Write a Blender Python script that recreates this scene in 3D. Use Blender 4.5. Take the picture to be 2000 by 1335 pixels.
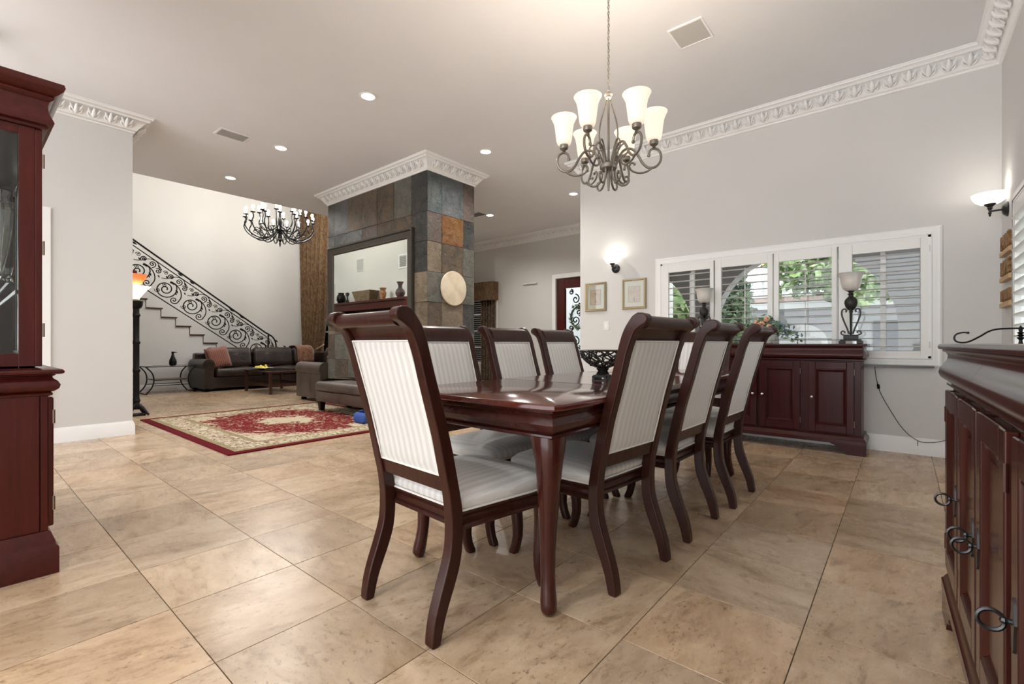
import bpy, bmesh, math, random
from mathutils import Matrix, Vector
PI = math.pi
for o in list(bpy.data.objects): bpy.data.objects.remove(o)
sc = bpy.context.scene
C = sc.collection
R = math.radians

# ---------------- camera ----------------
cd = bpy.data.cameras.new('camera'); cam = bpy.data.objects.new('camera', cd); C.objects.link(cam)
cd.sensor_width = 36.0; cd.lens = 915.0/2000*36.0
cd.shift_y = (671-667.5)/2000
cam.location = (0, 0, 1.0); cam.rotation_euler = (PI/2, 0, R(39.86)); cd.clip_start = 0.02
sc.camera = cam

# ---------------- world, exposure ----------------
w = bpy.data.worlds.new('world'); sc.world = w; w.use_nodes = True
wb = w.node_tree.nodes['Background']
wb.inputs[0].default_value = (0.93, 0.96, 1.0, 1); wb.inputs[1].default_value = 2.35
sc.view_settings.view_transform = 'Standard'; sc.view_settings.look = 'None'
sc.view_settings.gamma = 1; sc.view_settings.use_curve_mapping = False
sc.view_settings.exposure = 0.94

CAN_W = 60.0; BULB_W = 4.0; SCONCE_W = .55; LIV_W = 5.6; TORCH_W = 1.6
WARM = (1.0, 0.93, 0.83)

# ---------------- materials ----------------
def mat(name, col=(.5,.5,.5), rough=.5, metal=0, coat=0, spec=.5, emit=None, es=0, trans=0, ior=1.45, alpha=1, sheen=0):
    m = bpy.data.materials.new(name); m.use_nodes = True
    b = m.node_tree.nodes['Principled BSDF']
    b.inputs['Base Color'].default_value = (*col, 1); b.inputs['Roughness'].default_value = rough
    b.inputs['Metallic'].default_value = metal; b.inputs['Coat Weight'].default_value = coat
    b.inputs['Coat Roughness'].default_value = .12
    b.inputs['Specular IOR Level'].default_value = spec; b.inputs['IOR'].default_value = ior
    b.inputs['Transmission Weight'].default_value = trans; b.inputs['Alpha'].default_value = alpha
    b.inputs['Sheen Weight'].default_value = sheen
    if emit: b.inputs['Emission Color'].default_value = (*emit, 1); b.inputs['Emission Strength'].default_value = es
    return m
class N:
    def __init__(s, m): s.m = m; s.t = m.node_tree; s.b = s.t.nodes['Principled BSDF']
    def n(s, typ, **kw):
        x = s.t.nodes.new(typ)
        for k, v in kw.items():
            if k in x.inputs.keys(): x.inputs[k].default_value = v
            else: setattr(x, k, v)
        return x
    def l(s, a, b): s.t.links.new(a, b)
    def coord(s, kind='Object', scale=(1,1,1), rot=(0,0,0), add=None):
        tc = s.n('ShaderNodeTexCoord'); mp = s.n('ShaderNodeMapping')
        src = tc.outputs[kind]
        if kind == 'World': src = None
        mp.inputs['Scale'].default_value = scale; mp.inputs['Rotation'].default_value = rot
        s.l(src, mp.inputs['Vector'])
        if add is not None: s.l(add, mp.inputs['Location'])
        return mp.outputs[0]
    def noise(s, vec, scale=5, detail=4, rough=.5, dist=0):
        x = s.n('ShaderNodeTexNoise'); x.inputs['Scale'].default_value = scale; x.inputs['Detail'].default_value = detail
        x.inputs['Roughness'].default_value = rough; x.inputs['Distortion'].default_value = dist
        if vec is not None: s.l(vec, x.inputs['Vector'])
        return x.outputs['Fac']
    def ramp(s, fac, stops, interp='LINEAR'):
        x = s.n('ShaderNodeValToRGB'); e = x.color_ramp.elements; x.color_ramp.interpolation = interp
        while len(e) < len(stops): e.new(.5)
        for i, (p, c) in enumerate(stops): e[i].position = p; e[i].color = (*c, 1) if len(c) == 3 else c
        s.l(fac, x.inputs[0]); return x.outputs[0]
    def mix(s, f, a, b, mode='MIX'):
        x = s.n('ShaderNodeMix', data_type='RGBA', blend_type=mode)
        for v, i in ((f,0),(a,6),(b,7)):
            if isinstance(v, (int, float)): x.inputs[i].default_value = v
            elif isinstance(v, tuple): x.inputs[i].default_value = (*v, 1)
            else: s.l(v, x.inputs[i])
        return x.outputs[2]
    def math(s, op, a, b=None, c=None):
        x = s.n('ShaderNodeMath', operation=op)
        for i, v in enumerate((a, b, c)):
            if v is None: continue
            if isinstance(v, (int, float)): x.inputs[i].default_value = v
            else: s.l(v, x.inputs[i])
        return x.outputs[0]
    def bump(s, h, strength=.3, dist=.01):
        x = s.n('ShaderNodeBump'); x.inputs['Strength'].default_value = strength; x.inputs['Distance'].default_value = dist
        s.l(h, x.inputs['Height']); s.l(x.outputs[0], s.b.inputs['Normal'])
    def col(s, c): s.l(c, s.b.inputs['Base Color'])

def paint(name, col, rough=.75):
    m = mat(name, col, rough); n = N(m)
    f = n.noise(n.coord('Object'), 2.0, 3)
    n.col(n.mix(f, tuple(c*.97 for c in col), tuple(min(1, c*1.03) for c in col)))
    n.bump(n.noise(n.coord('Object'), 160, 2), .08, .002)
    return m
WALL = paint('wall_paint', (.665,.655,.635)); CEIL = paint('ceiling_paint', (.80,.81,.83), .9)
LIVW = paint('living_wall_paint', (.74,.72,.685)); TRIM = paint('trim_white', (.88,.88,.87), .45)
SHUT = mat('shutter_white', (.84,.835,.81), .4)

def wood(name, dark, light, rough=.28, coat=.5, axis=2, sc_=1.0, spec=.5):
    m = mat(name, dark, rough, coat=coat, spec=spec); n = N(m)
    s = [26*sc_]*3; s[axis] = 1.6*sc_
    v = n.coord('Object', tuple(s))
    a = n.noise(v, 1.6, 6, .6, .6)
    big = n.noise(n.coord('Object'), 3.0, 2)
    c = n.mix(n.ramp(a, [(.3,(0,0,0)),(.7,(1,1,1))]), dark, light)
    n.col(n.mix(n.math('MULTIPLY', big, .35), c, tuple(x*.6 for x in dark)))
    n.bump(a, .05, .002)
    return m
MAH = wood('mahogany', (.052,.0050,.0035), (.092,.0105,.0065), rough=.30, coat=.10, spec=.3)
MAHX = wood('mahogany_long_grain', (.050,.0058,.0045), (.085,.012,.008), rough=.28, coat=.12, axis=0, spec=.3)
MAHY = wood('mahogany_tabletop', (.070,.011,.0075), (.135,.026,.016), rough=.13, coat=.7, axis=1, spec=.3)
CHW = wood('chair_wood', (.027,.0068,.0046), (.052,.0145,.0090), rough=.34, coat=.22, spec=.22)
SBW = wood('sideboard_wood', (.034,.0042,.0050), (.060,.0085,.0085), rough=.36, coat=.10, spec=.2)
SBX = wood('sideboard_wood_long', (.036,.0048,.0050), (.062,.0095,.0085), rough=.32, coat=.2, axis=0, spec=.25)
BRW = wood('brown_wood', (.04,.014,.009), (.08,.03,.02), rough=.35, coat=.3)
BLK = mat('black_iron', (.012,.011,.011), .42, .6)
BRONZE = mat('aged_bronze', (.24,.215,.18), .38, .8)
TBW = wood('table_wood', (.034,.0062,.0045), (.066,.0135,.0088), rough=.24, coat=.45, spec=.25)
TBX = wood('table_wood_long', (.034,.0062,.0045), (.066,.0135,.0088), rough=.24, coat=.45, axis=1, spec=.25)
HINGE = mat('dull_hinge', (.16,.12,.08), .4, .7)
SBN = wood('near_sideboard_wood', (.036,.0085,.006), (.066,.017,.011), rough=.26, coat=.3, spec=.25)
SBNX = wood('near_sideboard_wood_long', (.036,.0085,.006), (.066,.017,.011), rough=.24, coat=.35, axis=0, spec=.25)
PEWTER = mat('dark_pewter', (.06,.06,.062), .3, .9)
DKB = mat('dark_bronze_resin', (.022,.02,.018), .38, .3)
N(DKB).bump(N(DKB).noise(N(DKB).coord('Object'), 60, 3), .5, .004)
BRASS = mat('brass_hinge', (.42,.30,.16), .3, .9)
SILV = mat('silver_knob', (.55,.53,.5), .25, 1)
GLASS = mat('clear_glass', (.95,1,.98), .02, trans=1, ior=1.45)
PANE = bpy.data.materials.new('window_pane'); PANE.use_nodes = True
def _pane():
    t = PANE.node_tree; t.nodes.remove(t.nodes['Principled BSDF']); o = t.nodes['Material Output']
    tr = t.nodes.new('ShaderNodeBsdfTransparent'); tr.inputs[0].default_value = (.95,.97,.96,1)
    g = t.nodes.new('ShaderNodeBsdfGlossy'); g.inputs['Roughness'].default_value = .02
    fr = t.nodes.new('ShaderNodeFresnel'); fr.inputs[0].default_value = 1.45
    mx = t.nodes.new('ShaderNodeMixShader'); t.links.new(fr.outputs[0], mx.inputs[0]); t.links.new(tr.outputs[0], mx.inputs[1]); t.links.new(g.outputs[0], mx.inputs[2])
    t.links.new(mx.outputs[0], o.inputs[0])
_pane()
MIRR = mat('mirror_silver', (.86,.90,.86), .015, 1)
def frost(name, col, es): return mat(name, (.9,.87,.82), .35, emit=col, es=es)
SHADE_LIT = mat('lit_frosted_glass', (.80,.66,.48), .35, emit=(1.0,.88,.74), es=.34)
SCONCE_LIT = frost('lit_sconce_glass', (1.0,.93,.85), .9)
SHADE_OFF = mat('milky_alabaster_glass', (.62,.60,.55), .3, coat=.3)
_n = N(SHADE_OFF); _n.col(_n.ramp(_n.math('ADD', _n.noise(_n.coord('Object'), 6, 3), 0), [(.3,(.45,.50,.50)),(.5,(.66,.62,.57)),(.7,(.55,.50,.46))]))
BULB = mat('glowing_bulb', (1,1,1), .3, emit=(1.0,.96,.9), es=14)
CANL = mat('downlight_lens', (1,1,1), .3, emit=(1.0,.97,.92), es=7)
TORCHG = mat('orange_art_glass', (.75,.20,.07), .3, emit=(1.0,.22,.06), es=.22)
TORCHW = mat('cream_lit_glass', (1,.9,.7), .3, emit=(1.0,.86,.6), es=1.0)
GOLD = mat('antique_gold', (.33,.26,.15), .35, .7)
CREAMMAT = mat('cream_matboard', (.74,.66,.53), .9)
WHITEP = mat('white_plastic', (.78,.78,.76), .4)
GREYP = mat('grey_grille', (.52,.51,.49), .7)
DKGREY = mat('dark_grille', (.25,.245,.24), .7)
BLACKG = mat('black_screen', (.012,.013,.015), .12)

def stripes(name, base, stripe, per=.026, rough=.55):
    m = mat(name, base, rough, sheen=.3); n = N(m)
    tc = n.n('ShaderNodeTexCoord'); sp = n.n('ShaderNodeSeparateXYZ'); n.l(tc.outputs['Object'], sp.inputs[0])
    f = n.math('SINE', n.math('MULTIPLY', sp.outputs[0], 2*PI/per))
    r = n.ramp(n.math('ADD', n.math('MULTIPLY', f, .5), .5), [(.42,(0,0,0)),(.58,(1,1,1))])
    n.col(n.mix(r, base, stripe))
    rr = n.n('ShaderNodeMapRange'); rr.inputs[3].default_value = .62; rr.inputs[4].default_value = .38
    n.l(r, rr.inputs[0]); n.l(rr.outputs[0], n.b.inputs['Roughness'])
    n.bump(n.noise(n.coord('Object'), 500, 2), .1, .001)
    return m
FAB = stripes('cream_striped_satin', (.70,.69,.66), (.60,.585,.555), .036)
WELT = mat('cream_piping', (.74,.72,.68), .7)

def travertine():
    m = mat('travertine', (.5,.38,.26), .28); n = N(m)
    g = n.n('ShaderNodeNewGeometry'); oi = n.n('ShaderNodeObjectInfo'); at = n.n('ShaderNodeAttribute'); at.attribute_name = 'rnd'
    rnd = n.math('FRACT', n.math('ADD', oi.outputs['Random'], at.outputs['Fac']))
    cmb = n.n('ShaderNodeCombineXYZ')
    n.l(n.math('MULTIPLY', rnd, 37.0), cmb.inputs[0]); n.l(n.math('MULTIPLY', rnd, 91.0), cmb.inputs[1]); n.l(n.math('MULTIPLY', rnd, 13.0), cmb.inputs[2])
    vr = n.n('ShaderNodeVectorRotate', rotation_type='Z_AXIS'); n.l(g.outputs['Position'], vr.inputs['Vector'])
    n.l(n.math('ADD', n.math('MULTIPLY', n.math('GREATER_THAN', n.math('FRACT', n.math('MULTIPLY', rnd, 17.3)), .45), PI/2), n.math('MULTIPLY', n.math('FRACT', n.math('MULTIPLY', rnd, 7.1)), .35)), vr.inputs['Angle'])
    def mp(s):
        x = n.n('ShaderNodeMapping'); x.inputs['Scale'].default_value = s
        n.l(vr.outputs[0], x.inputs[0]); n.l(cmb.outputs[0], x.inputs[1]); return x.outputs[0]
    big = n.noise(mp((1.2,2.0,1)), 2.0, 7, .62, .3)
    vein = n.noise(mp((1.5,3.6,1)), 4.2, 10, .76, .25)
    spk = n.noise(mp((1,1.7,1)), 34, 6, .75, .3)
    c = n.ramp(big, [(.30,(.40,.295,.205)),(.45,(.50,.385,.28)),(.56,(.565,.45,.34)),(.72,(.62,.52,.41))])
    v = n.ramp(vein, [(.33,(.50,.44,.38)),(.46,(.88,.86,.84)),(.6,(1.0,1.0,1.0)),(.75,(1.10,1.08,1.05))])
    c = n.mix(.9, c, v, 'MULTIPLY')
    s2 = n.ramp(spk, [(.36,(.42,.37,.33)),(.44,(1,1,1)),(.62,(1,1,1)),(.69,(1.4,1.36,1.3))])
    msk = n.ramp(n.noise(mp((1,1.4,1)), 5.0, 3, .6), [(.36,(0,0,0)),(.56,(1,1,1))])
    c = n.mix(n.math('MULTIPLY', msk, .85), c, s2, 'MULTIPLY')
    tint = n.ramp(rnd, [(0,(.84,.80,.75)),(.2,(1.03,1.0,.96)),(.4,(.92,.87,.82)),(.55,(1.10,1.07,1.02)),(.7,(.97,.97,.99)),(.85,(1.06,.98,.90)),(1,(.90,.89,.88))], 'CONSTANT')
    n.col(n.mix(1.0, n.mix(.9, c, tint, 'MULTIPLY'), (1.03,.995,.93), 'MULTIPLY'))
    rr = n.n('ShaderNodeMapRange'); rr.inputs[3].default_value = .34; rr.inputs[4].default_value = .20
    n.l(vein, rr.inputs[0]); n.l(rr.outputs[0], n.b.inputs['Roughness'])
    n.bump(spk, .05, .002)
    return m
TRAV = travertine(); GROUT = mat('grout', (.10,.075,.055), .9)

def slate(name, a, b, c):
    m = mat(name, a, .38, spec=.6); n = N(m)
    g = n.n('ShaderNodeNewGeometry'); oi = n.n('ShaderNodeObjectInfo')
    cm = n.n('ShaderNodeCombineXYZ'); n.l(n.math('MULTIPLY', oi.outputs['Random'], 50.0), cm.inputs[0]); n.l(n.math('MULTIPLY', oi.outputs['Random'], 31.0), cm.inputs[2])
    mpn = n.n('ShaderNodeMapping'); n.l(g.outputs['Position'], mpn.inputs[0]); n.l(cm.outputs[0], mpn.inputs[1])
    f = n.noise(mpn.outputs[0], 4.2, 6, .62, 1.2)
    n.col(n.ramp(f, [(.3,a),(.5,b),(.68,c)]))
    h = n.noise(mpn.outputs[0], 13, 9, .72, 1.0)
    n.bump(h, 1.0, .09)
    r = n.ramp(h, [(.3,(.48,.48,.48)),(.7,(.2,.2,.2))]); n.l(r, n.b.inputs['Roughness'])
    return m
SL = {
 'teal': slate('slate_teal', (.07,.095,.095), (.125,.15,.15), (.20,.215,.20)),
 'blue': slate('slate_bluegrey', (.09,.105,.115), (.15,.165,.17), (.19,.17,.165)),
 'dark': slate('slate_dark', (.035,.042,.045), (.07,.072,.07), (.13,.10,.085)),
 'rust': slate('slate_rust', (.16,.075,.03), (.28,.125,.04), (.36,.20,.08)),
 'plum': slate('slate_plum', (.13,.10,.095), (.19,.145,.125), (.17,.16,.15)),
 'tan': slate('slate_tan', (.20,.155,.105), (.30,.235,.16), (.38,.30,.21)),
 'brown': slate('slate_brown', (.09,.07,.052), (.15,.11,.075), (.22,.14,.075)),
 'olive': slate('slate_olive', (.13,.13,.11), (.19,.185,.155), (.25,.23,.19)),
}
LEA = mat('brown_leather', (.035,.02,.015), .36, coat=.1)
_n = N(LEA); _n.col(_n.ramp(_n.noise(_n.coord('Object'), 5, 4), [(.3,(.012,.0065,.005)),(.7,(.040,.022,.017))])); _n.bump(_n.noise(_n.coord('Object'), 9, 5, .6, 1.5), .5, .02)
LEA2 = mat('taupe_leather', (.11,.085,.068), .42, coat=.1)
_n = N(LEA2); _n.col(_n.ramp(_n.noise(_n.coord('Object'), 4, 4), [(.3,(.050,.036,.029)),(.7,(.095,.072,.058))])); _n.bump(_n.noise(_n.coord('Object'), 10, 5), .35, .015)
def cloth(name, a, b, scale=14, kind='Object', st=(1,1,1), rough=.9):
    m = mat(name, a, rough, sheen=.2); n = N(m); n.col(n.ramp(n.noise(n.coord(kind, st), scale, 5, .65), [(.4,a),(.6,b)])); return m
DRAPE = cloth('bronze_damask', (.085,.046,.021), (.19,.11,.048), 26, st=(1,1,.45))
DRAPED = cloth('dark_damask', (.045,.032,.022), (.15,.10,.06), 20)
RUSTF = stripes('rust_ribbed_fabric', (.27,.085,.05), (.12,.04,.028), .036, .8)
THROW = cloth('rust_throw_fabric', (.13,.055,.03), (.24,.11,.06), 20)
def rugm(name, a, b, c, scale, lo=.44, hi=.56):
    m = mat(name, a, .95, spec=.1); n = N(m)
    v = n.coord('Object'); d = n.noise(v, scale, 3, .55, 1.5)
    e = n.noise(v, scale*2.7, 2, .5, .5)
    x = n.ramp(d, [(lo,a),(hi,b)]); n.col(n.mix(n.ramp(e, [(.56,(0,0,0)),(.6,(1,1,1))]), x, c))
    n.bump(n.noise(v, 300, 2), .3, .003); return m
RUGR = mat('rug_crimson', (.12,.008,.014), .95, spec=.1)
RUGB = rugm('rug_cream_floral', (.62,.55,.42), (.40,.33,.22), (.16,.07,.045), 13)
RUGG = rugm('rug_olive_band', (.33,.27,.16), (.24,.18,.10), (.45,.38,.25), 30)
def rugfield():
    m = mat('rug_field', (.2,.02,.02), .95, spec=.1); n = N(m)
    tc = n.n('ShaderNodeTexCoord'); sp = n.n('ShaderNodeSeparateXYZ'); n.l(tc.outputs['Object'], sp.inputs[0])
    x = n.math('DIVIDE', sp.outputs[0], 1.30); y = n.math('DIVIDE', sp.outputs[1], .98)
    r = n.math('SQRT', n.math('ADD', n.math('MULTIPLY', x, x), n.math('MULTIPLY', y, y)))
    nz = n.noise(n.coord('Object'), 7, 4, .6, 1.0)
    rr = n.math('ADD', r, n.math('MULTIPLY', n.math('SUBTRACT', nz, .5), 1.1))
    base = n.ramp(rr, [(.0,(.5,.43,.31)),(.24,(.55,.48,.35)),(.29,(.17,.010,.018)),(.80,(.16,.010,.016)),(.87,(.52,.44,.31)),(1.0,(.58,.51,.38))])
    f = n.noise(n.coord('Object'), 26, 3, .6, 1.0)
    n.col(n.mix(n.ramp(f, [(.56,(0,0,0)),(.60,(1,1,1))]), base, n.mix(n.ramp(rr, [(.5,(0,0,0)),(.9,(1,1,1))]), (.50,.40,.26), (.24,.03,.03))))
    n.bump(n.noise(n.coord('Object'), 300, 2), .3, .003); return m
RUGF = rugfield()
LEAFM = cloth('leaf_green', (.14,.24,.07), (.36,.48,.20), 3, rough=.6)
LEAFD = cloth('dark_leaf_green', (.03,.06,.03), (.09,.14,.06), 3, rough=.7)
BARK = cloth('bark', (.10,.08,.06), (.2,.16,.12), 8)
FLP = mat('peach_petal', (.75,.42,.28), .7); FLG = mat('sage_leaf', (.16,.25,.13), .7); FLB = mat('dusty_blue_leaf', (.20,.28,.30), .7)
STUC = paint('white_stucco', (.50,.50,.51)); PORG = paint('grey_porch_plaster', (.36,.355,.36)); CONC = paint('concrete', (.30,.29,.28))
ROOFT = cloth('pink_roof_tile', (.38,.24,.20), (.46,.32,.27), 10)
CARD = mat('cut_wood_sign', (.58,.39,.20), .6); CARDL = mat('dark_wood_letter', (.30,.17,.075), .6)

# ---------------- mesh helpers ----------------
class M:
    def __init__(s): s.v = []; s.f = []
    def box(s, x0, x1, y0, y1, z0, z1):
        b = len(s.v)
        s.v += [(x0,y0,z0),(x1,y0,z0),(x1,y1,z0),(x0,y1,z0),(x0,y0,z1),(x1,y0,z1),(x1,y1,z1),(x0,y1,z1)]
        s.f += [tuple(b+i for i in q) for q in ((0,3,2,1),(4,5,6,7),(0,1,5,4),(1,2,6,5),(2,3,7,6),(3,0,4,7))]; return s
    def ring(s, path, prof, closed=True, cap0=True, cap1=True):
        """sweep profile [(out,z)] along a path [(x,y)]; out points to the right of travel, mitred"""
        n = len(path); b = len(s.v); k = len(prof)
        for i in range(n):
            p = Vector(path[i])
            a = Vector(path[(i-1) % n]) if (closed or i > 0) else None
            c = Vector(path[(i+1) % n]) if (closed or i < n-1) else None
            d1 = (p-a).normalized() if a is not None else None; d2 = (c-p).normalized() if c is not None else None
            if d1 is None: d1 = d2
            if d2 is None: d2 = d1
            n1 = Vector((d1.y, -d1.x)); n2 = Vector((d2.y, -d2.x)); m = (n1+n2)
            m = m.normalized() if m.length > 1e-6 else n1
            m = m / max(.3, m.dot(n1))
            for (o, z) in prof: s.v.append((p.x+m.x*o, p.y+m.y*o, z))
        for i in range(n if closed else n-1):
            j = (i+1) % n
            for q in range(k-1): s.f.append((b+i*k+q, b+j*k+q, b+j*k+q+1, b+i*k+q+1))
        if closed:
            if cap0: s.f.append(tuple(b+i*k for i in range(n)))
            if cap1: s.f.append(tuple(b+i*k+k-1 for i in range(n)))
        else:
            s.f.append(tuple(b+q for q in range(k))); s.f.append(tuple(b+(n-1)*k+q for q in range(k)))
        return s
    def prism(s, poly, axis, a0, a1):
        b = len(s.v); n = len(poly)
        for a in (a0, a1):
            for (p, q) in poly: s.v.append({'x':(a,p,q),'y':(p,a,q),'z':(p,q,a)}[axis])
        s.f.append(tuple(range(b, b+n))); s.f.append(tuple(range(b+2*n-1, b+n-1, -1)))
        for i in range(n): j = (i+1) % n; s.f.append((b+i, b+j, b+n+j, b+n+i))
        return s
    def tube(s, pts, r, n=8, closed=False, flat=1.0):
        pts = [Vector(p) for p in pts]; m = len(pts); b = len(s.v)
        rs = r if isinstance(r, (list, tuple)) else [r]*m
        up = None
        for i, p in enumerate(pts):
            t = (pts[(i+1) % m]-pts[i-1]) if closed else (pts[min(i+1, m-1)]-pts[max(i-1, 0)])
            t = t.normalized() if t.length > 1e-9 else Vector((0,0,1))
            if up is None:
                ref = Vector((0,0,1)) if abs(t.z) < .9 else Vector((1,0,0)); up = (ref - t*ref.dot(t)).normalized()
            else:
                up = (up - t*up.dot(t)); up = up.normalized() if up.length > 1e-6 else t.orthogonal().normalized()
            sd = t.cross(up)
            for j in range(n):
                a = 2*PI*j/n; q = p + (up*math.cos(a)*flat + sd*math.sin(a))*rs[i]; s.v.append(tuple(q))
        for i in range(m if closed else m-1):
            k = (i+1) % m
            for j in range(n): l = (j+1) % n; s.f.append((b+i*n+j, b+i*n+l, b+k*n+l, b+k*n+j))
        if not closed:
            s.f.append(tuple(b+j for j in range(n-1, -1, -1))); s.f.append(tuple(b+(m-1)*n+j for j in range(n)))
        return s
    def lathe(s, prof, n=20, c=(0,0,0), sq=1.0):
        b = len(s.v); m = len(prof)
        for (r, z) in prof:
            for j in range(n): a = 2*PI*j/n; s.v.append((c[0]+r*math.cos(a), c[1]+r*math.sin(a)*sq, c[2]+z))
        for i in range(m-1):
            for j in range(n): l = (j+1) % n; s.f.append((b+i*n+j, b+i*n+l, b+(i+1)*n+l, b+(i+1)*n+j))
        if prof[0][0] > 1e-4: s.f.append(tuple(b+j for j in range(n-1, -1, -1)))
        if prof[-1][0] > 1e-4: s.f.append(tuple(b+(m-1)*n+j for j in range(n)))
        return s
    def ball(s, c, r, n=10, sz=1.0):
        k = max(4, n//2)
        return s.lathe([(max(1e-5, r*math.sin(PI*i/k)), -r*sz*math.cos(PI*i/k)) for i in range(k+1)], n, c)
    def loft(s, rings):
        b = len(s.v); n = len(rings[0])
        for r_ in rings: s.v += [tuple(p) for p in r_]
        for i in range(len(rings)-1):
            for j in range(n): l = (j+1) % n; s.f.append((b+i*n+j, b+i*n+l, b+(i+1)*n+l, b+(i+1)*n+j))
        s.f.append(tuple(b+j for j in range(n-1, -1, -1))); s.f.append(tuple(b+(len(rings)-1)*n+j for j in range(n)))
        return s
    def grid(s, fn, nu, nv):
        b = len(s.v)
        for i in range(nu+1):
            for j in range(nv+1): s.v.append(tuple(fn(i/nu, j/nv)))
        for i in range(nu):
            for j in range(nv): a = b+i*(nv+1)+j; s.f.append((a, a+nv+1, a+nv+2, a+1))
        return s
    def xf(s, i0, mx):
        for i in range(i0, len(s.v)): s.v[i] = tuple(mx @ Vector(s.v[i]))
        return s
    def rot(s, i0, ang, axis='Z', c=(0,0,0)):
        return s.xf(i0, Matrix.Translation(c) @ Matrix.Rotation(ang, 4, axis) @ Matrix.Translation(-Vector(c)))
    def build(s, name, m, parent=None, smooth=True, bevel=0, ang=32, loc=None, rz=0, seg=2, thick=0, normals=True):
        me = bpy.data.meshes.new(name); me.from_pydata(s.v, [], s.f)
        if normals:
            bm = bmesh.new(); bm.from_mesh(me); bmesh.ops.remove_doubles(bm, verts=bm.verts, dist=1e-5)
            bmesh.ops.recalc_face_normals(bm, faces=bm.faces); bm.to_mesh(me); bm.free()
        me.validate(); me.materials.append(m)
        if smooth:
            me.polygons.foreach_set('use_smooth', [True]*len(me.polygons)); me.set_sharp_from_angle(angle=R(ang))
        o = bpy.data.objects.new(name, me); C.objects.link(o)
        if thick: q = o.modifiers.new('s', 'SOLIDIFY'); q.thickness = thick
        if bevel:
            q = o.modifiers.new('b', 'BEVEL'); q.width = bevel; q.segments = seg; q.limit_method = 'ANGLE'; q.angle_limit = R(35); q.harden_normals = True
        if parent is not None: o.parent = parent
        if loc: o.location = loc
        if rz: o.rotation_euler.z = rz
        return o
def tag(o, label, cat, group=None, kind=None):
    if label: o['label'] = label
    if cat: o['category'] = cat
    if group: o['group'] = group
    if kind: o['kind'] = kind
    return o
def thing(name, label, cat, loc=(0,0,0), rz=0, group=None):
    o = bpy.data.objects.new(name, None); C.objects.link(o); o.location = loc; o.rotation_euler.z = rz
    o.empty_display_size = .1
    return tag(o, label, cat, group)
def struct(o): o['kind'] = 'structure'; return o
def dup(root, loc, rz, label, group=None):
    r = root.copy(); C.objects.link(r); r.location = loc; r.rotation_euler = (0, 0, rz); r['label'] = label
    if group: r['group'] = group
    for ch in list(root.children):
        c = ch.copy(); C.objects.link(c); c.parent = r
        for g in list(ch.children):
            d = g.copy(); C.objects.link(d); d.parent = c
    return r
def inst(o, loc, rot=None, parent=None, scale=None):
    c = o.copy(); C.objects.link(c); c.location = loc
    if rot: c.rotation_euler = rot
    if parent is not None: c.parent = parent
    if scale: c.scale = scale
    return c
def cr(pts, k=4, closed=False):
    """Catmull-Rom resample"""
    P = [Vector(p) for p in pts]; n = len(P); out = []
    for i in range(n if closed else n-1):
        a, b, c, d = (P[(i-1) % n], P[i], P[(i+1) % n], P[(i+2) % n]) if closed else (P[max(i-1,0)], P[i], P[i+1], P[min(i+2,n-1)])
        for j in range(k):
            t = j/k; out.append(tuple(.5*((2*b)+(-a+c)*t+(2*a-5*b+4*c-d)*t*t+(-a+3*b-3*c+d)*t**3)))
    if not closed: out.append(tuple(P[-1]))
    return out
def spiral(c, r0, r1, a0, turns, n=None, ax=None):
    n = n or max(10, int(abs(turns)*20)); out = []
    for i in range(n+1):
        t = i/n; a = R(a0)+turns*2*PI*t; r = r0+(r1-r0)*(t**.8); out.append((c[0]+r*math.cos(a), c[1]+r*math.sin(a)))
    return out
def rrect(x0, x1, y0, y1, r, n=4):
    out = []
    for cx, cy, a in ((x1-r, y0+r, -90), (x1-r, y1-r, 0), (x0+r, y1-r, 90), (x0+r, y0+r, 180)):
        for i in range(n+1): t = R(a+90*i/n); out.append((cx+r*math.cos(t), cy+r*math.sin(t)))
    return out
def light(name, kind, loc, power, size=.1, col=WARM, parent=None, spot=None, rot=None, blend=.6):
    l = bpy.data.lights.new(name, kind); l.energy = power; l.color = col
    if kind == 'AREA': l.size = size; l.shape = 'DISK'
    else: l.shadow_soft_size = size
    if kind == 'SPOT': l.spot_size = R(spot or 120); l.spot_blend = blend
    o = bpy.data.objects.new(name, l); C.objects.link(o); o.location = loc
    if rot: o.rotation_euler = rot
    if parent is not None: o.parent = parent
    return o

# ================= STRUCTURE =================
CH = 3.5; T = .12
RX = .63; BY = 5.6; LX = -6.55; LY = 1.29; SX = -8.65; HY = 8.5; HX = -3.44; VX = -13.2; VY = 6.6
def plain(name, m, *boxes):
    q = M()
    for b in boxes: q.box(*b)
    return struct(q.build(name, m, smooth=False))

# floor: grout bed with separate travertine tiles
P = .4625; X0 = -.2695; Y0 = .532
floor = plain('floor', GROUT, (-13.4, .85, -4.2, 8.7, -.12, -.0035))
tm = M(); g_ = P/2-.0015
tm.ring([(-g_,-g_),(g_,-g_),(g_,g_),(-g_,g_)], [(0,-.0033),(0,-.0009),(-.0009,0)], cap0=False)
tile0 = tm.build('floor_tile', TRAV, floor, smooth=False)
tme = tile0.data
YAW = R(39.86); fwx, fwy = -math.sin(YAW), math.cos(YAW); rtx, rty = math.cos(YAW), math.sin(YAW)
cells = []
for i in range(-29, 3):
    for j in range(-11, 18):
        x = X0+P*(i+.5); y = Y0+P*(j+.5)
        if x > RX+.1 or x < VX: continue
        d = x*fwx+y*fwy; a = x*rtx+y*rty
        vis = d > .9 and abs(a) < 1.12*d+.35
        hidden = (x < LX-.2 and y < LY-.3) or (y > BY+.2 and x > HX) or (x < SX and y > VY) or (-7.3 < x < -5 and 4.2 < y < 4.8)
        cells.append((0 if (vis and not hidden) else 1, d*d+a*a, x, y))
cells.sort()
rnd = random.Random(4)
first = True; rest = []
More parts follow.
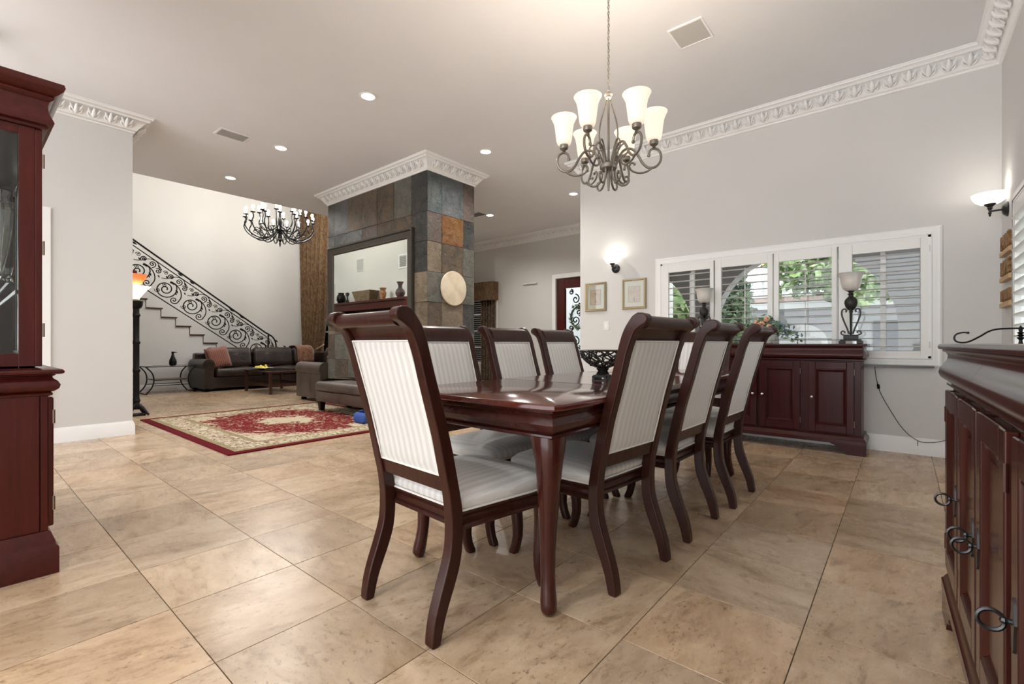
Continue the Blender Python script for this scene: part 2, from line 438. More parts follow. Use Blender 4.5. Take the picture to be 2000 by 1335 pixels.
for k, (fl_, dd, x, y) in enumerate(cells):
    if k < 296 and fl_ == 0:
        o = tile0 if first else inst(tile0, (x, y, 0), parent=floor)
        o.location = (x, y, rnd.uniform(-.0004, .0001)); first = False
    elif not (y < -4.2): rest.append((x, y))
vs = []; fs = []; rv = []
for (x, y) in rest:
    b = len(vs); vs += [(x-g_,y-g_,0),(x+g_,y-g_,0),(x+g_,y+g_,0),(x-g_,y+g_,0)]; fs.append((b,b+1,b+2,b+3)); rv += [rnd.random()]*4
me = bpy.data.meshes.new('far_floor_tiles'); me.from_pydata(vs, [], fs); at = me.attributes.new('rnd', 'FLOAT', 'POINT'); at.data.foreach_set('value', rv)
me.materials.append(TRAV); o = bpy.data.objects.new('far_floor_tiles', me); C.objects.link(o); o.parent = floor; o['kind'] = 'stuff'
plain('ground', CONC, (-14, 4, 5.85, 40, -.3, -.13), (-3.3, 3.0, 5.75, 8.3, -.14, -.02))

plain('backdrop_wall', STUC, (-16, -4.4, 12.5, 12.7, -.2, 3.6))  # added backdrop, blocks the bright sky behind the hall door and window glass
plain('ceiling', CEIL, (SX, RX+T, -4.2, HY+T, CH, CH+.15))
plain('ceiling_living', CEIL, (VX-T, SX, LY-T, HY, 6.0, 6.15))
plain('wall_soffit', LIVW, (SX+.002, SX+.1, LY-T, HY, CH+.05, 6.0))
# window wall with opening
WX0, WX1, WZ0, WZ1 = -2.28, .19, .87, 1.97
plain('wall_back', WALL, (HX, WX0, BY, BY+.15, 0, CH), (WX1, RX+T, BY, BY+.15, 0, CH), (WX0, WX1, BY, BY+.15, 0, WZ0), (WX0, WX1, BY, BY+.15, WZ1, CH))
# right wall with opening
RY0, RY1, RZ0, RZ1 = 2.75, 4.86, .87, 2.02
plain('wall_right', WALL, (RX, RX+.15, RY1, BY+.15, 0, CH), (RX, RX+.15, -4.2, RY0, 0, CH), (RX, RX+.15, RY0, RY1, 0, RZ0), (RX, RX+.15, RY0, RY1, RZ1, CH))
plain('wall_left', WALL, (LX-T, LX, -.3, LY, 0, CH))
plain('wall_front', WALL, (-4.35, -2.75, -.32, -.2, 0, CH))
plain('wall_living_side', LIVW, (VX-T, LX-T, LY-T, LY, 0, CH), (VX-T, SX, LY-T, LY, CH, 6.0))
plain('wall_living', LIVW, (VX-T, VX, LY-T, VY+T, 0, 6.0))
LW0, LW1, LZ0, LZ1 = -12.5, -9.6, .55, 5.2
plain('wall_living_window', LIVW, (VX, LW0, VY, VY+T, 0, 6), (LW1, SX, VY, VY+T, 0, 6), (LW0, LW1, VY, VY+T, 0, LZ0), (LW0, LW1, VY, VY+T, LZ1, 6))
plain('wall_hall_left', WALL, (SX-T, SX, VY, HY, 0, 6))
plain('wall_hall_right', WALL, (HX, HX+.15, BY+.15, HY, 0, CH))
HW0, HW1, HZ0, HZ1 = -8.5, -7.55, .5, 2.15
DX0, DX1, DZ = -5.84, -4.6, 2.42
plain('wall_hall', WALL, (SX, HW0, HY, HY+T, 0, CH), (HW1, DX0, HY, HY+T, 0, CH), (DX1, HX+.15, HY, HY+T, 0, CH), (HW0, HW1, HY, HY+T, 0, HZ0), (HW0, HW1, HY, HY+T, HZ1, CH), (DX0, DX1, HY, HY+T, DZ, CH))

# crown moulding
CP = [(0,CH-.18),(.012,CH-.178),(.018,CH-.168),(.016,CH-.158),(.03,CH-.152),(.034,CH-.142),(.045,CH-.125),(.075,CH-.085),(.105,CH-.055),(.112,CH-.05),(.122,CH-.052),(.128,CH-.045),(.14,CH-.03),(.155,CH-.026),(.158,CH-.012),(.165,CH-.01),(.165,CH)]
om = M()   # one acanthus-like ornament, local: x along wall, y out, z up; sits on the 45 degree cove
for s_ in (-1, 1):
    om.tube([(s_*p[0], .058+p[1]*.95, -.130+p[1]*1.15) for p in spiral((.026,.024), .026, .007, -100, .95, 12)], .009, 5)
om.tube([(0,.05,-.138),(0,.084,-.118),(0,.114,-.096),(0,.132,-.066)], [.007,.021,.019,.006], 6)
for s_ in (-1,1): om.tube([(s_*.010,.06,-.128),(s_*.036,.106,-.100),(s_*.048,.124,-.072)], [.004,.013,.003], 5)
orn = None
def crown(name, path, closed=False, step=.128, orn_skip=None):
    global orn
    o = struct(M().ring(path, CP, closed=closed, cap0=False, cap1=False).build(name, TRIM, ang=50))
    n = len(path)
    for i in range(n if closed else n-1):
        a = Vector(path[i]); b = Vector(path[(i+1) % n]); L = (b-a).length; k = max(1, int(L/step)); t = (b-a).normalized()
        out = Vector((t.y, -t.x))
        for j in range(k):
            p = a + t*(j+.5)*L/k
            d = p.x*fwx+p.y*fwy; aa = p.x*rtx+p.y*rty
            if d < .5 or abs(aa) > 1.12*d+.2 or (orn_skip and orn_skip(p, i)): continue
            if orn is None: orn = om.build('leaf_ornament', TRIM, o, ang=60); q = orn
            else: q = inst(orn, (0,0,0), parent=o)
            q.location = (p.x, p.y, CH); q.rotation_euler = (0, 0, math.atan2(-out.x, out.y))
    return o
crown('trim_1', [(HX,HY),(HX,BY),(RX,BY),(RX,-4.1)], orn_skip=lambda p, i: i == 0)
crown('trim_2', [(LX,-.2),(LX,LY),(SX+.1,LY)], orn_skip=lambda p, i: i == 1 and p.x < -7.2)
crown('trim_3', [(SX,HY),(HX,HY)], step=.15, orn_skip=lambda p, i: p.x < -8.4)
COL = (-7.45, -4.88, 4.08, 4.97)
crown('trim_4', [(COL[0],COL[2]),(COL[1],COL[2]),(COL[1],COL[3]),(COL[0],COL[3])], closed=True, orn_skip=lambda p, i: i > 1)
BP = [(0,0),(.018,0),(.018,.105),(.014,.115),(.014,.125),(.006,.14),(.004,.150),(0,.152)]
def base(name, path): return struct(M().ring(path, BP, closed=False).build(name, TRIM, ang=40))
base('baseboard_back', [(HX,HY),(HX,BY),(RX,BY),(RX,-4.1)])
base('baseboard_left', [(LX,-.2),(LX,LY),(SX,LY)])
base('baseboard_hall', [(SX,VY+T),(SX,HY),(DX0-.1,HY)])
base('baseboard_stair', [(-12.1,LY),(-12.1,4.6)])

# slate clad column
col = plain('column', GROUT, (COL[0]+.02, COL[1]-.02, COL[2]+.02, COL[3]-.02, 0, CH))
def stile(x0, x1, y0, y1, z0, z1, kind, face):
    q = M(); g = .0018; r = random.Random(int((x0*7+y0*13+z0*29)*1000)); dz = r.uniform(0, .006)
    if face == 'f':
        pts = [(x0+g,z0+g),(x1-g,z0+g),(x1-g,z1-g),(x0+g,z1-g)]; q.prism(pts, 'y', COL[2]-dz, COL[2]+.03)
    elif face == 'r': q.prism([(y0+g,z0+g),(y1-g,z0+g),(y1-g,z1-g),(y0+g,z1-g)], 'x', COL[1]-.03, COL[1]+dz)
    q.build('slate_tile', SL[kind], col, smooth=False, bevel=.0025, seg=1)
zr = [0,.335,.745,1.155,1.565,1.975,2.385,2.78,CH-.1]
yr = [COL[2],4.335,4.745,COL[3]]
rk = [['tan','teal','dark'],['olive','brown','blue'],['brown','tan','olive'],['brown','tan','dark'],['olive','tan','olive'],['tan','brown','olive'],['plum','rust','dark'],['teal','blue','plum']]
for a in range(8):
    for b in range(3): stile(0, 0, yr[b], yr[b+1], zr[a], zr[a+1], rk[a][b], 'r')
xr = [COL[0],-7.23,-6.83,-6.43,-6.03,-5.62,-5.22,COL[1]]
fk = [['brown','tan','brown','olive','tan','brown','olive'],['olive','brown','olive','brown','tan','olive','tan'],['brown','olive','tan','olive','brown','tan','brown'],
      ['tan','brown','brown','tan','tan','brown','tan'],['tan','brown','olive','dark','tan','olive','tan'],['tan','brown','blue','dark','brown','plum','dark'],
      ['blue','blue','blue','plum','brown','brown','dark'],['dark','blue','brown','brown','brown','olive','dark']]
for a in range(8):
    for b in range(7): stile(xr[b], xr[b+1], 0, 0, zr[a], zr[a+1], fk[a][b], 'f')
q = M().box(COL[0], COL[0]+.03, COL[2]+.03, COL[3], 0, CH-.1); q.build('side_cladding', SL['brown'], col, smooth=False)

# ---------------- windows ----------------
def shutter_window(name, W0, W1, Z0, Z1, panels, mull, tilt, sillz):
    """built facing -y at y=0; x range W0..W1; panels list of (frame x0,x1, opening x0,x1)"""
    root = struct(bpy.data.objects.new(name, None)); C.objects.link(root)
    cs = [(0,0),(.075,0),(.075,-.012),(.06,-.022),(.05,-.020),(.03,-.028),(.012,-.026),(.004,-.034),(0,-.034)]
    q = M(); # casing as mitred frame: ring in xz plane
    m2 = M(); m2.ring([(W0,Z0),(W1,Z0),(W1,Z1),(W0,Z1)], [(o_, y_) for o_, y_ in cs], cap0=False, cap1=False)
    q.v = [(x, z, y) for (x, y, z) in m2.v]; q.f = m2.f
    q.build('casing', TRIM, root, ang=40)
    j = M(); t = .02
    j.box(W0-.002, W0+t, -.03, .15, Z0, Z1).box(W1-t, W1+.002, -.03, .15, Z0, Z1).box(W0, W1, -.03, .15, Z0, Z0+t).box(W0, W1, -.03, .15, Z1-t, Z1); j.build('window_frame', TRIM, root, smooth=False)
    for x in mull: M().box(x-.018, x+.018, .10, .14, Z0+t, Z1-t).build('mullion', TRIM, root, smooth=False)
    M().box(W0+t, W1-t, .118, .122, Z0+t, Z1-t).build('glass_pane', PANE, root, smooth=False)
    oz0, oz1 = Z0+.065, Z1-.11
    for (a, b, c, d) in panels:
        f = M(); y0, y1 = -.028, .002
        f.box(a, c, y0, y1, Z0+.012, Z1-.012).box(d, b, y0, y1, Z0+.012, Z1-.012).box(c, d, y0, y1, Z0+.012, oz0).box(c, d, y0, y1, oz1, Z1-.012)
        sp = f.build('shutter_panel', SHUT, root, smooth=False, bevel=.003)
        hg = M()
        for z in (Z0+.12, Z1-.12): hg.tube([(b-.001,-.033,z-.03),(b-.001,-.033,z+.03)], .004, 6)
        hg.build('hinge', WHITEP, sp)
        nl = int(round((oz1-oz0)/.0745)); pit = (oz1-oz0)/nl
        lm = None
        for k in range(nl):
            z = oz0+pit*(k+.5)
            if lm is None:
                l_ = M(); i0 = 0
                el = [(.034*math.cos(t_), .0045*math.sin(t_)) for t_ in [2*PI*i/10 for i in range(10)]]
                l_.prism(el, 'x', c+.002, d-.002); lm = l_.build('louver', SHUT, sp); lm.location = (0, -.013, z); lm.rotation_euler.x = tilt
            else: inst(lm, (0, -.013, z), (tilt, 0, 0), sp)
        M().box((c+d)/2-.005, (c+d)/2+.005, .026, .034, oz0+.02, oz1-.02).build('tilt_rod', SHUT, sp, smooth=False)
    if sillz: M().box(W0-.06, W1+.02, -.05, 0, Z0-.085, Z0-.068).build('sill', mat('dark_marble', (.10,.09,.085), .3), root, smooth=False)
    return root
w1 = shutter_window('window_1', WX0, WX1, WZ0, WZ1, [(WX0+.01,-1.66,-2.185,-1.70),(-1.645,-1.06,-1.577,-1.11),(-1.05,-.50,-1.003,-.542),(-.485,WX1-.01,-.377,.12)], (-1.94,-1.08,-.52,-.15), -.02, True)
w1.location = (0, BY, 0)
w2 = shutter_window('window_2', 0, RY1-RY0, RZ0, RZ1, [(.01,.69,.06,.64),(.71,1.39,.76,1.34),(1.41,2.1,1.46,2.05)], (.7,1.4), -.32, True)
w2.location = (RX, RY1, 0); w2.rotation_euler.z = -PI/2
def sash_window(name, x0, x1, z0, z1, y, cols, rows):
    root = struct(bpy.data.objects.new(name, None)); C.objects.link(root)
    q = M(); t = .05
    q.box(x0,x0+t,y-.02,y+.08,z0,z1).box(x1-t,x1,y-.02,y+.08,z0,z1).box(x0,x1,y-.02,y+.08,z0,z0+t).box(x0,x1,y-.02,y+.08,z1-t,z1); q.build('window_frame', TRIM, root, smooth=False)
    for i in range(1, cols): X = x0+(x1-x0)*i/cols; M().box(X-.012,X+.012,y+.02,y+.05,z0+t,z1-t).build('muntin', TRIM, root, smooth=False)
    for i in range(1, rows): Z = z0+(z1-z0)*i/rows; M().box(x0+t,x1-t,y+.015,y+.055,Z-.015,Z+.015).build('muntin', TRIM, root, smooth=False)
    M().box(x0+t,x1-t,y+.033,y+.037,z0+t,z1-t).build('glass_pane', PANE, root, smooth=False)
    return root
sash_window('window_3', HW0, HW1, HZ0, HZ1, HY, 2, 4)
hb = M()
for k in range(30): z = HZ0+.08+k*.053; hb.box(HW0+.06, HW1-.06, HY-.03, HY-.005, z, z+.004)
tag(hb.build('venetian_blind', SHUT, smooth=False), 'white slatted blind in the hall window behind the column', 'blind')
sash_window('window_4', LW0, LW1, LZ0, LZ1, VY, 3, 6)
# left wall door casing sliver beside the china cabinet
struct(M().box(LX, LX+.02, -.15, .64, 0, 2.36).build('trim_5', TRIM, smooth=False, bevel=.004))
# front door in hall
d1 = struct(bpy.data.objects.new('door_1', None)); C.objects.link(d1)
q = M(); q.box(DX0-.09, DX0, HY-.03, HY+.02, 0, DZ+.09).box(DX1, DX1+.09, HY-.03, HY+.02, 0, DZ+.09).box(DX0, DX1, HY-.03, HY+.02, DZ, DZ+.09); q.build('door_casing', TRIM, d1, smooth=False, bevel=.006)
q = M(); a, b = DX0+.01, DX1-.01
q.box(a, a+.2, HY+.02, HY+.07, 0, DZ-.01).box(b-.2, b, HY+.02, HY+.07, 0, DZ-.01).box(a+.2, b-.2, HY+.02, HY+.07, 0, .28).box(a+.2, b-.2, HY+.02, HY+.07, 2.2, DZ-.01)
q.build('door_frame', MAH, d1, smooth=False, bevel=.004)
M().box(a+.2, b-.2, HY+.05, HY+.056, .28, 2.2).build('glass_pane', PANE, d1, smooth=False)
q = M(); ym = HY+.035
for zc, s_ in ((1.95,1),(1.5,-1),(1.05,1),(.6,-1)):
    for sx in (-1, 1):
        for cc, r0 in (((.14,.0),.11),((.25,.16),.06),((.06,-.16),.07)):
            q.tube([((a+b)/2+sx*p[0], ym, zc+s_*p[1]) for p in spiral(cc, r0, .02, 90, 1.3, 16)], .014, 5)
for x in (a+.22, (a+b)/2, b-.22): q.tube([(x,ym,.3),(x,ym,2.18)], .016, 5)
q.build('iron_scrollwork', BLK, d1)
q = M(); rg = random.Random(2)
for k in range(260):
    t = rg.random()*2*PI; r = .235+rg.gauss(0,.03); c = Vector(((a+b)/2+r*math.cos(t), HY-.0+rg.gauss(0,.018), 1.56+r*math.sin(t))); u = Vector((rg.gauss(0,1),rg.gauss(0,1),rg.gauss(0,1))).normalized()*.045; v_ = Vector((rg.gauss(0,1),rg.gauss(0,1),rg.gauss(0,1))).normalized()*.014
    i_ = len(q.v); q.v += [tuple(c-u),tuple(c+v_),tuple(c+u),tuple(c-v_)]; q.f.append((i_,i_+1,i_+2,i_+3))
q.tube([((a+b)/2+.235*math.cos(2*PI*i/24), HY, 1.56+.235*math.sin(2*PI*i/24)) for i in range(24)], .02, 6, True)
tag(q.build('wreath', LEAFD, smooth=False, normals=False), 'round dark green wreath hanging on the glass front door', 'wreath')
# small white things on walls
tag(M().box(-6.75,-6.35,HY-.05,HY,2.36,2.385).build('wall_ledge', WHITEP, smooth=False, bevel=.004), 'thin white ledge high on the hall wall left of the front door', 'ledge')
t_ = thing('light_switch', 'white rocker light switch below the two gold framed pictures', 'light switch', (-3.035, BY, 1.24))
M().box(-.04,.04,-.006,0,-.06,.06).build('cover_plate', WHITEP, t_, smooth=False, bevel=.002); M().box(-.016,.016,-.010,-.006,-.033,.033).build('rocker', TRIM, t_, smooth=False, bevel=.001)
t_ = thing('ceiling_speaker', 'square white ceiling speaker grille right of the dining chandelier', 'speaker', (-1.315,3.82,CH))
M().ring(rrect(-.135,.135,-.15,.15,.01), [(0,0),(0,-.008),(-.014,-.01),(-.016,-.004)], cap0=False, cap1=False).build('frame', TRIM, t_); M().box(-.12,.12,-.135,.135,-.006,-.001).build('grille', GREYP, t_, smooth=False)
def vent(label, loc, sx, sy, mt):
    t_ = thing('air_vent', label, 'vent', loc)
    M().ring([(-sx,-sy),(sx,-sy),(sx,sy),(-sx,sy)], [(0,0),(0,-.006),(-.02,-.008),(-.022,-.002)], cap0=False, cap1=False).build('frame', TRIM, t_, smooth=False)
    M().box(-sx+.02,sx-.02,-sy+.02,sy-.02,-.003,-.001).build('backing', mt, t_, smooth=False)
    n = int(2*(sx-.02)/.022); l0 = None
    for k in range(n):
        x = -sx+.02+(k+.5)*2*(sx-.02)/n
        if l0 is None: l0 = M().box(-.006,.006,-sy+.02,sy-.02,-.007,-.005).build('slat', mt, t_, smooth=False); l0.location = (x,0,0)
        else: inst(l0, (x,0,0), parent=t_)
vent('grey slatted ceiling vent between the wall crown and the downlights', (-6.17,2.165,CH), .12, .17, GREYP)
vent('dark ceiling vent over the hall beside the slate column', (-6.35,6.52,CH), .2, .12, DKGREY)

# ================= DINING TABLE =================
tx0, tx1, ty0, ty1 = -1.85, -.905, 1.315, 3.87
t = thing('dining_table', 'long polished dark cherry dining table with cabriole legs under the chandelier', 'table', ((tx0+tx1)/2, (ty0+ty1)/2, 0))
hw = (tx1-tx0)/2; hl = (ty1-ty0)/2; ZT = .79
def cut(x0, x1, y0, y1, near, far, r=.055):
    p = []
    if near: p += [(x0, y0+r), (x0+r*.3, y0+r*.3), (x0+r, y0), (x1-r, y0), (x1-r*.3, y0+r*.3), (x1, y0+r)]
    else: p += [(x0, y0), (x1, y0)]
    if far: p += [(x1, y1-r), (x1-r*.3, y1-r*.3), (x1-r, y1), (x0+r, y1), (x0+r*.3, y1-r*.3), (x0, y1-r)]
    else: p += [(x1, y1), (x0, y1)]
    return p
tp = [(-.010,ZT-.026),(-.003,ZT-.024),(0,ZT-.019),(0,ZT-.009),(-.003,ZT-.003),(-.009,ZT)]
seams = [-hl, -.46, 0, .46, hl]
for k in range(4):
    g = .0008
    M().ring(cut(-hw, hw, seams[k]+(g if k else 0), seams[k+1]-(g if k < 3 else 0), k == 0, k == 3), tp if k in (0,3) else [(0,ZT-.026),(0,ZT-.001),(-.0008,ZT)]).build('tabletop_panel' if k in (0,3) else 'extension_leaf', MAHY, t, ang=30)
ap = [(-.035,ZT-.027),(-.032,ZT-.036),(-.040,ZT-.043),(-.044,ZT-.05),(-.036,ZT-.064),(-.030,ZT-.08),(-.036,ZT-.098),(-.052,ZT-.112),(-.058,ZT-.117),(-.052,ZT-.120),(-.05,ZT-.127),(-.056,ZT-.133),(-.075,ZT-.134)]
M().ring(cut(-hw, hw, -hl, hl, True, True, .05), ap).build('apron', TBX, t, ang=35)
lp = [(.0,.060,.662),(.006,.058,.64),(.013,.054,.61),(.016,.049,.57),(.012,.043,.50),(.003,.038,.41),(-.008,.033,.31),(-.013,.029,.22),(-.010,.027,.14),(-.003,.028,.09),(.005,.031,.05),(.009,.030,.022),(.007,.022,.006),(.006,.014,0)]
legm = None
for sx in (-1, 1):
    for sy in (-1, 1):
        rings = []
        for (o_, r_, z) in lp:
            sq = .35 if z > .6 else (.18 if z > .4 else .05)
            ring = []
            for i in range(20):
                a = 2*PI*i/20; rr = r_*(1+sq*.38*abs(math.sin(2*a))**2)
                ring.append((o_*.75+rr*math.cos(a), o_*.75+rr*math.sin(a), z))
            rings.append(ring)
        q = M().loft(rings); q.v = [(sx*(x+hw-.105), sy*(y+hl-.105), z) for x, y, z in q.v]
        q.build('leg', TBW, t, ang=60)

# ================= DINING CHAIRS =================
rear = [(.893,1.118),(.877,1.111),(.869,1.095),(.876,1.078),(.900,1.063),(.921,1.046),(.932,1.025),(.943,.999),(.959,.952),(.976,.887),(.996,.815),(1.021,.728),(1.036,.673),(1.051,.604),(1.066,.537),(1.077,.488),(1.084,.439),(1.088,.39),(1.087,.328),(1.080,.28),(1.060,.217),(1.035,.148),(1.017,.09),(1.007,.03),(1.006,0)]
front = [(1.041,0),(1.047,.027),(1.060,.077),(1.080,.128),(1.105,.186),(1.126,.246),(1.135,.300),(1.138,.36),(1.137,.417),(1.127,.476),(1.112,.547),(1.094,.629),(1.072,.715),(1.050,.797),(1.026,.875),(1.006,.944),(.986,1.015),(.969,1.056),(.951,1.084),(.931,1.108),(.910,1.119)]
YO = 1.262
def post_poly():
    a = cr([(y-YO, z) for y, z in rear], 3); b = cr([(y-YO, z) for y, z in front], 3)
    return a + b
PP = post_poly()
def backline(z):   # rear face y at height z, and front face
    def ip(L):
        L = sorted(L, key=lambda p: p[1])
        for (y0, z0), (y1, z1) in zip(L, L[1:]):
            if z0 <= z <= z1: return y0+(y1-y0)*(z-z0)/max(1e-6, z1-z0)
        return L[-1][0]
    return ip(rear[6:])-YO, ip(front[:-4])-YO
HWD = .235  # half width outer
def make_chair():
    t = thing('dining_chair', 'x', 'chair', group='cream striped dining chairs around the table')
    for s_ in (-1, 1):
        x0, x1 = (s_*HWD, s_*(HWD-.046)) if s_ < 0 else (HWD-.046, HWD)
        M().prism(PP, 'x', x0, x1).build('back_post', CHW, t, bevel=.006, ang=35)
        # small side ear where the crest roll meets the post
    # crest roll and concave crest rail
    w = HWD-.046
    c = (.908-YO, 1.083)
    q = M(); q.prism([(c[0]+.0265*math.cos(a), c[1]+.0265*math.sin(a)) for a in [2*PI*i/20 for i in range(20)]], 'x', -w-.002, w+.002)
    q.build('crest_roll', CHW, t, ang=50)
    pr = []
    zs = [1.012,1.026,1.042,1.054,1.064,1.073]
    bk = [(-.303,1.012),(-.310,1.03),(-.322,1.048),(-.338,1.062),(-.352,1.070)]; fr = [(-.332,1.104),(-.312,1.096),(-.298,1.078),(-.287,1.05),(-.281,1.012)]
    M().prism(cr(bk,3)+cr(fr,3), 'x', -w-.001, w+.001).build('crest_rail', CHW, t, ang=40)
    # lower back rail
    b0, f0 = backline(.49); b1, f1 = backline(.542)
    M().prism([(b0+.010,.488),(b1+.010,.545),(f1-.012,.545),(f0-.012,.488)], 'x', -w-.001, w+.001).build('back_rail', CHW, t, bevel=.004)
    # upholstered back
    q = M()
    nz, nx = 14, 10
    def face(side):
        def fn(u, v):
            z = .546+u*(1.013-.546); b_, f_ = backline(z); x = (-1+2*v)*(w-.0005)
            e = min(1, (1-abs(-1+2*v))*6, u*14, (1-u)*14)**.5
            return (x, (b_+.012-.008*e) if side else (f_-.010+.012*e), z)
        return fn
    i0 = len(q.v); q.grid(face(1), nz, nx); q.grid(face(0), nz, nx)
    # edges
    n1 = (nz+1)*(nx+1)
    loop = [j for j in range(nx+1)] + [i*(nx+1)+nx for i in range(1, nz+1)] + [nz*(nx+1)+j for j in range(nx-1, -1, -1)] + [i*(nx+1) for i in range(nz-1, 0, -1)]
    for a, b in zip(loop, loop[1:]+loop[:1]): q.f.append((a, b, n1+b, n1+a))
    up = q.build('back_upholstery', FAB, t, ang=50)
    wl = M()
    for side in (0, 1):
        pts = []
        for (u, v) in [(0,0),(0,1),(.5,1),(1,1),(1,0),(.5,0)]:
            z = .549+u*(1.010-.549); b_, f_ = backline(z); pts.append(((-1+2*v)*(w-.004), (b_+.009) if side else (f_-.004), z))
        q2 = []
        for a, b in zip(pts, pts[1:]+pts[:1]):
            for k in range(4): q2.append(tuple(Vector(a).lerp(Vector(b), k/4)))
        wl.tube(q2, .0035, 5, True)
    wl.build('piping', WELT, up)
    # seat frame: moulded rail round a bowed trapezoid
    yb, yf = -.128, .335
    def seatpath(o=0):
        L = []
        for (x, y) in [(-.228,yb),(.228,yb),(.246,.05),(.262,.20),(.262,.27),(.245,.315),(.20,.337),(.10,.352),(0,.357),(-.10,.352),(-.20,.337),(-.245,.315),(-.262,.27),(-.262,.20),(-.246,.05)]: L.append((x, y))
        return L
    sp = seatpath()
    rp = [(-.03,.352),(-.004,.352),(.004,.356),(.006,.363),(.001,.370),(-.006,.374),(-.009,.388),(-.006,.400),(.0,.405),(.003,.412),(-.001,.419),(-.010,.420)]
    M().ring(sp, rp).build('seat_frame', CHW, t, ang=40, bevel=0)
    cp = [(-.010,.418),(-.003,.424),(.001,.434),(.002,.446),(-.003,.458),(-.014,.468),(-.035,.477),(-.07,.485),(-.11,.490),(-.16,.493),(-.21,.494)]
    st = M().loft([[(x*(1+o_/.245), .112+(y-.112)*(1+o_/.245), z) for x, y in sp] for o_, z in cp]).build('seat_cushion', FAB, t, ang=60)
    M().tube([(x*.998, y*.998, .4205) for x, y in sp], .0045, 6, True).build('piping', WELT, st)
    # front legs, sabre shape
    for s_ in (-1, 1):
        rings = []
        for (y, z, h) in [(.300,.355,.027),(.305,.31,.026),(.303,.26,.024),(.296,.20,.022),(.288,.14,.020),(.288,.09,.0185),(.298,.045,.018),(.312,.012,.019),(.316,0,.017)]:
            rings.append([(s_*(.228)+dx*h, y+dy*h*1.15, z) for dx, dy in ((-1,-.7),(-.7,-1),(.7,-1),(1,-.7),(1,.7),(.7,1),(-.7,1),(-1,.7))])
        M().loft(rings).build('front_leg', CHW, t, ang=55)
    return t
ch0 = make_chair()
ch0.location = (-1.393, 1.276, 0); ch0.rotation_euler.z = R(-3.8)
ch0['label'] = 'nearest cream striped dining chair, back to the viewer, at the near head of the table'
def facing(dirx, foot_x, yc, rz, lab):
    # origin is .256 forward of the rear foot
    return dup(ch0, (foot_x+dirx*.256, yc, 0), rz, lab)
facing(-1, -.845, 1.93, R(84.6), 'dining chair on the window sideboard side, nearest to the viewer of its three')
facing(-1, -.815, 2.605, R(89), 'middle of the three dining chairs on the right long side of the table')
facing(-1, -.772, 3.27, R(89), 'farthest of the three dining chairs on the right long side, closest to the back sideboard')
facing(1, -2.136, 1.96, R(-90), 'dining chair on the left long side, partly hidden behind the nearest head chair')
facing(1, -2.056, 2.495, R(-90), 'middle of the three dining chairs on the left long side, facing the bowl')
facing(1, -2.016, 3.03, R(-90), 'farthest dining chair on the left long side, in front of the hall door')
dup(ch0, (-1.36, 3.97, 0), R(180), 'dining chair at the far head of the table, seen between the right-hand chairs')

# openwork bowl
t = thing('openwork_bowl', 'black openwork metal pedestal bowl with silver inside on the dining table', 'bowl', (-1.325, 2.40, ZT))
q = M(); q.lathe([(.001,.0),(.001,.0)], 4)
q = M().box(-.045,.045,-.045,.045,.0,.006).box(-.044,-.030,-.044,.044,.006,.026).box(.030,.044,-.044,.044,.006,.026).box(-.044,.044,-.044,-.030,.019,.026).box(-.044,.044,.030,.044,.019,.026).box(-.04,.04,-.04,.04,.026,.032)
q.ring(rrect(-.036,.036,-.036,.036,.006,2), [(0,.032),(-.010,.038),(-.022,.05),(-.025,.056),(-.020,.060),(-.014,.064),(-.010,.07)])
q.build('pedestal', DKB, t, bevel=.0015)
def bowlp(u, a): # u 0..1 from base to rim
    r = .02+.108*math.sin(u*PI/2)**.85; z = .072+.098*(u**1.25); return (r*math.cos(a), r*math.sin(a), z)
q = M(); rg = random.Random(9)
for k in range(9):
    for s_ in (-1, 1):
        for ph in (0, .33):
            pts = [bowlp(i/9, 2*PI*(k+ph)/9 + s_*(i/9)*1.25+.12*math.sin(i*1.7+k)) for i in range(10)]
            q.tube(pts, .0042, 5)
q.tube([bowlp(1, 2*PI*i/36) for i in range(36)], .0045, 5, True); q.tube([bowlp(.02, 2*PI*i/20) for i in range(20)], .008, 5, True)
for k in range(70):
    u = rg.uniform(.15,.95); q.ball(bowlp(u, rg.uniform(0, 2*PI)), rg.uniform(.005,.009), 6)
q.build('openwork_basket', DKB, t)

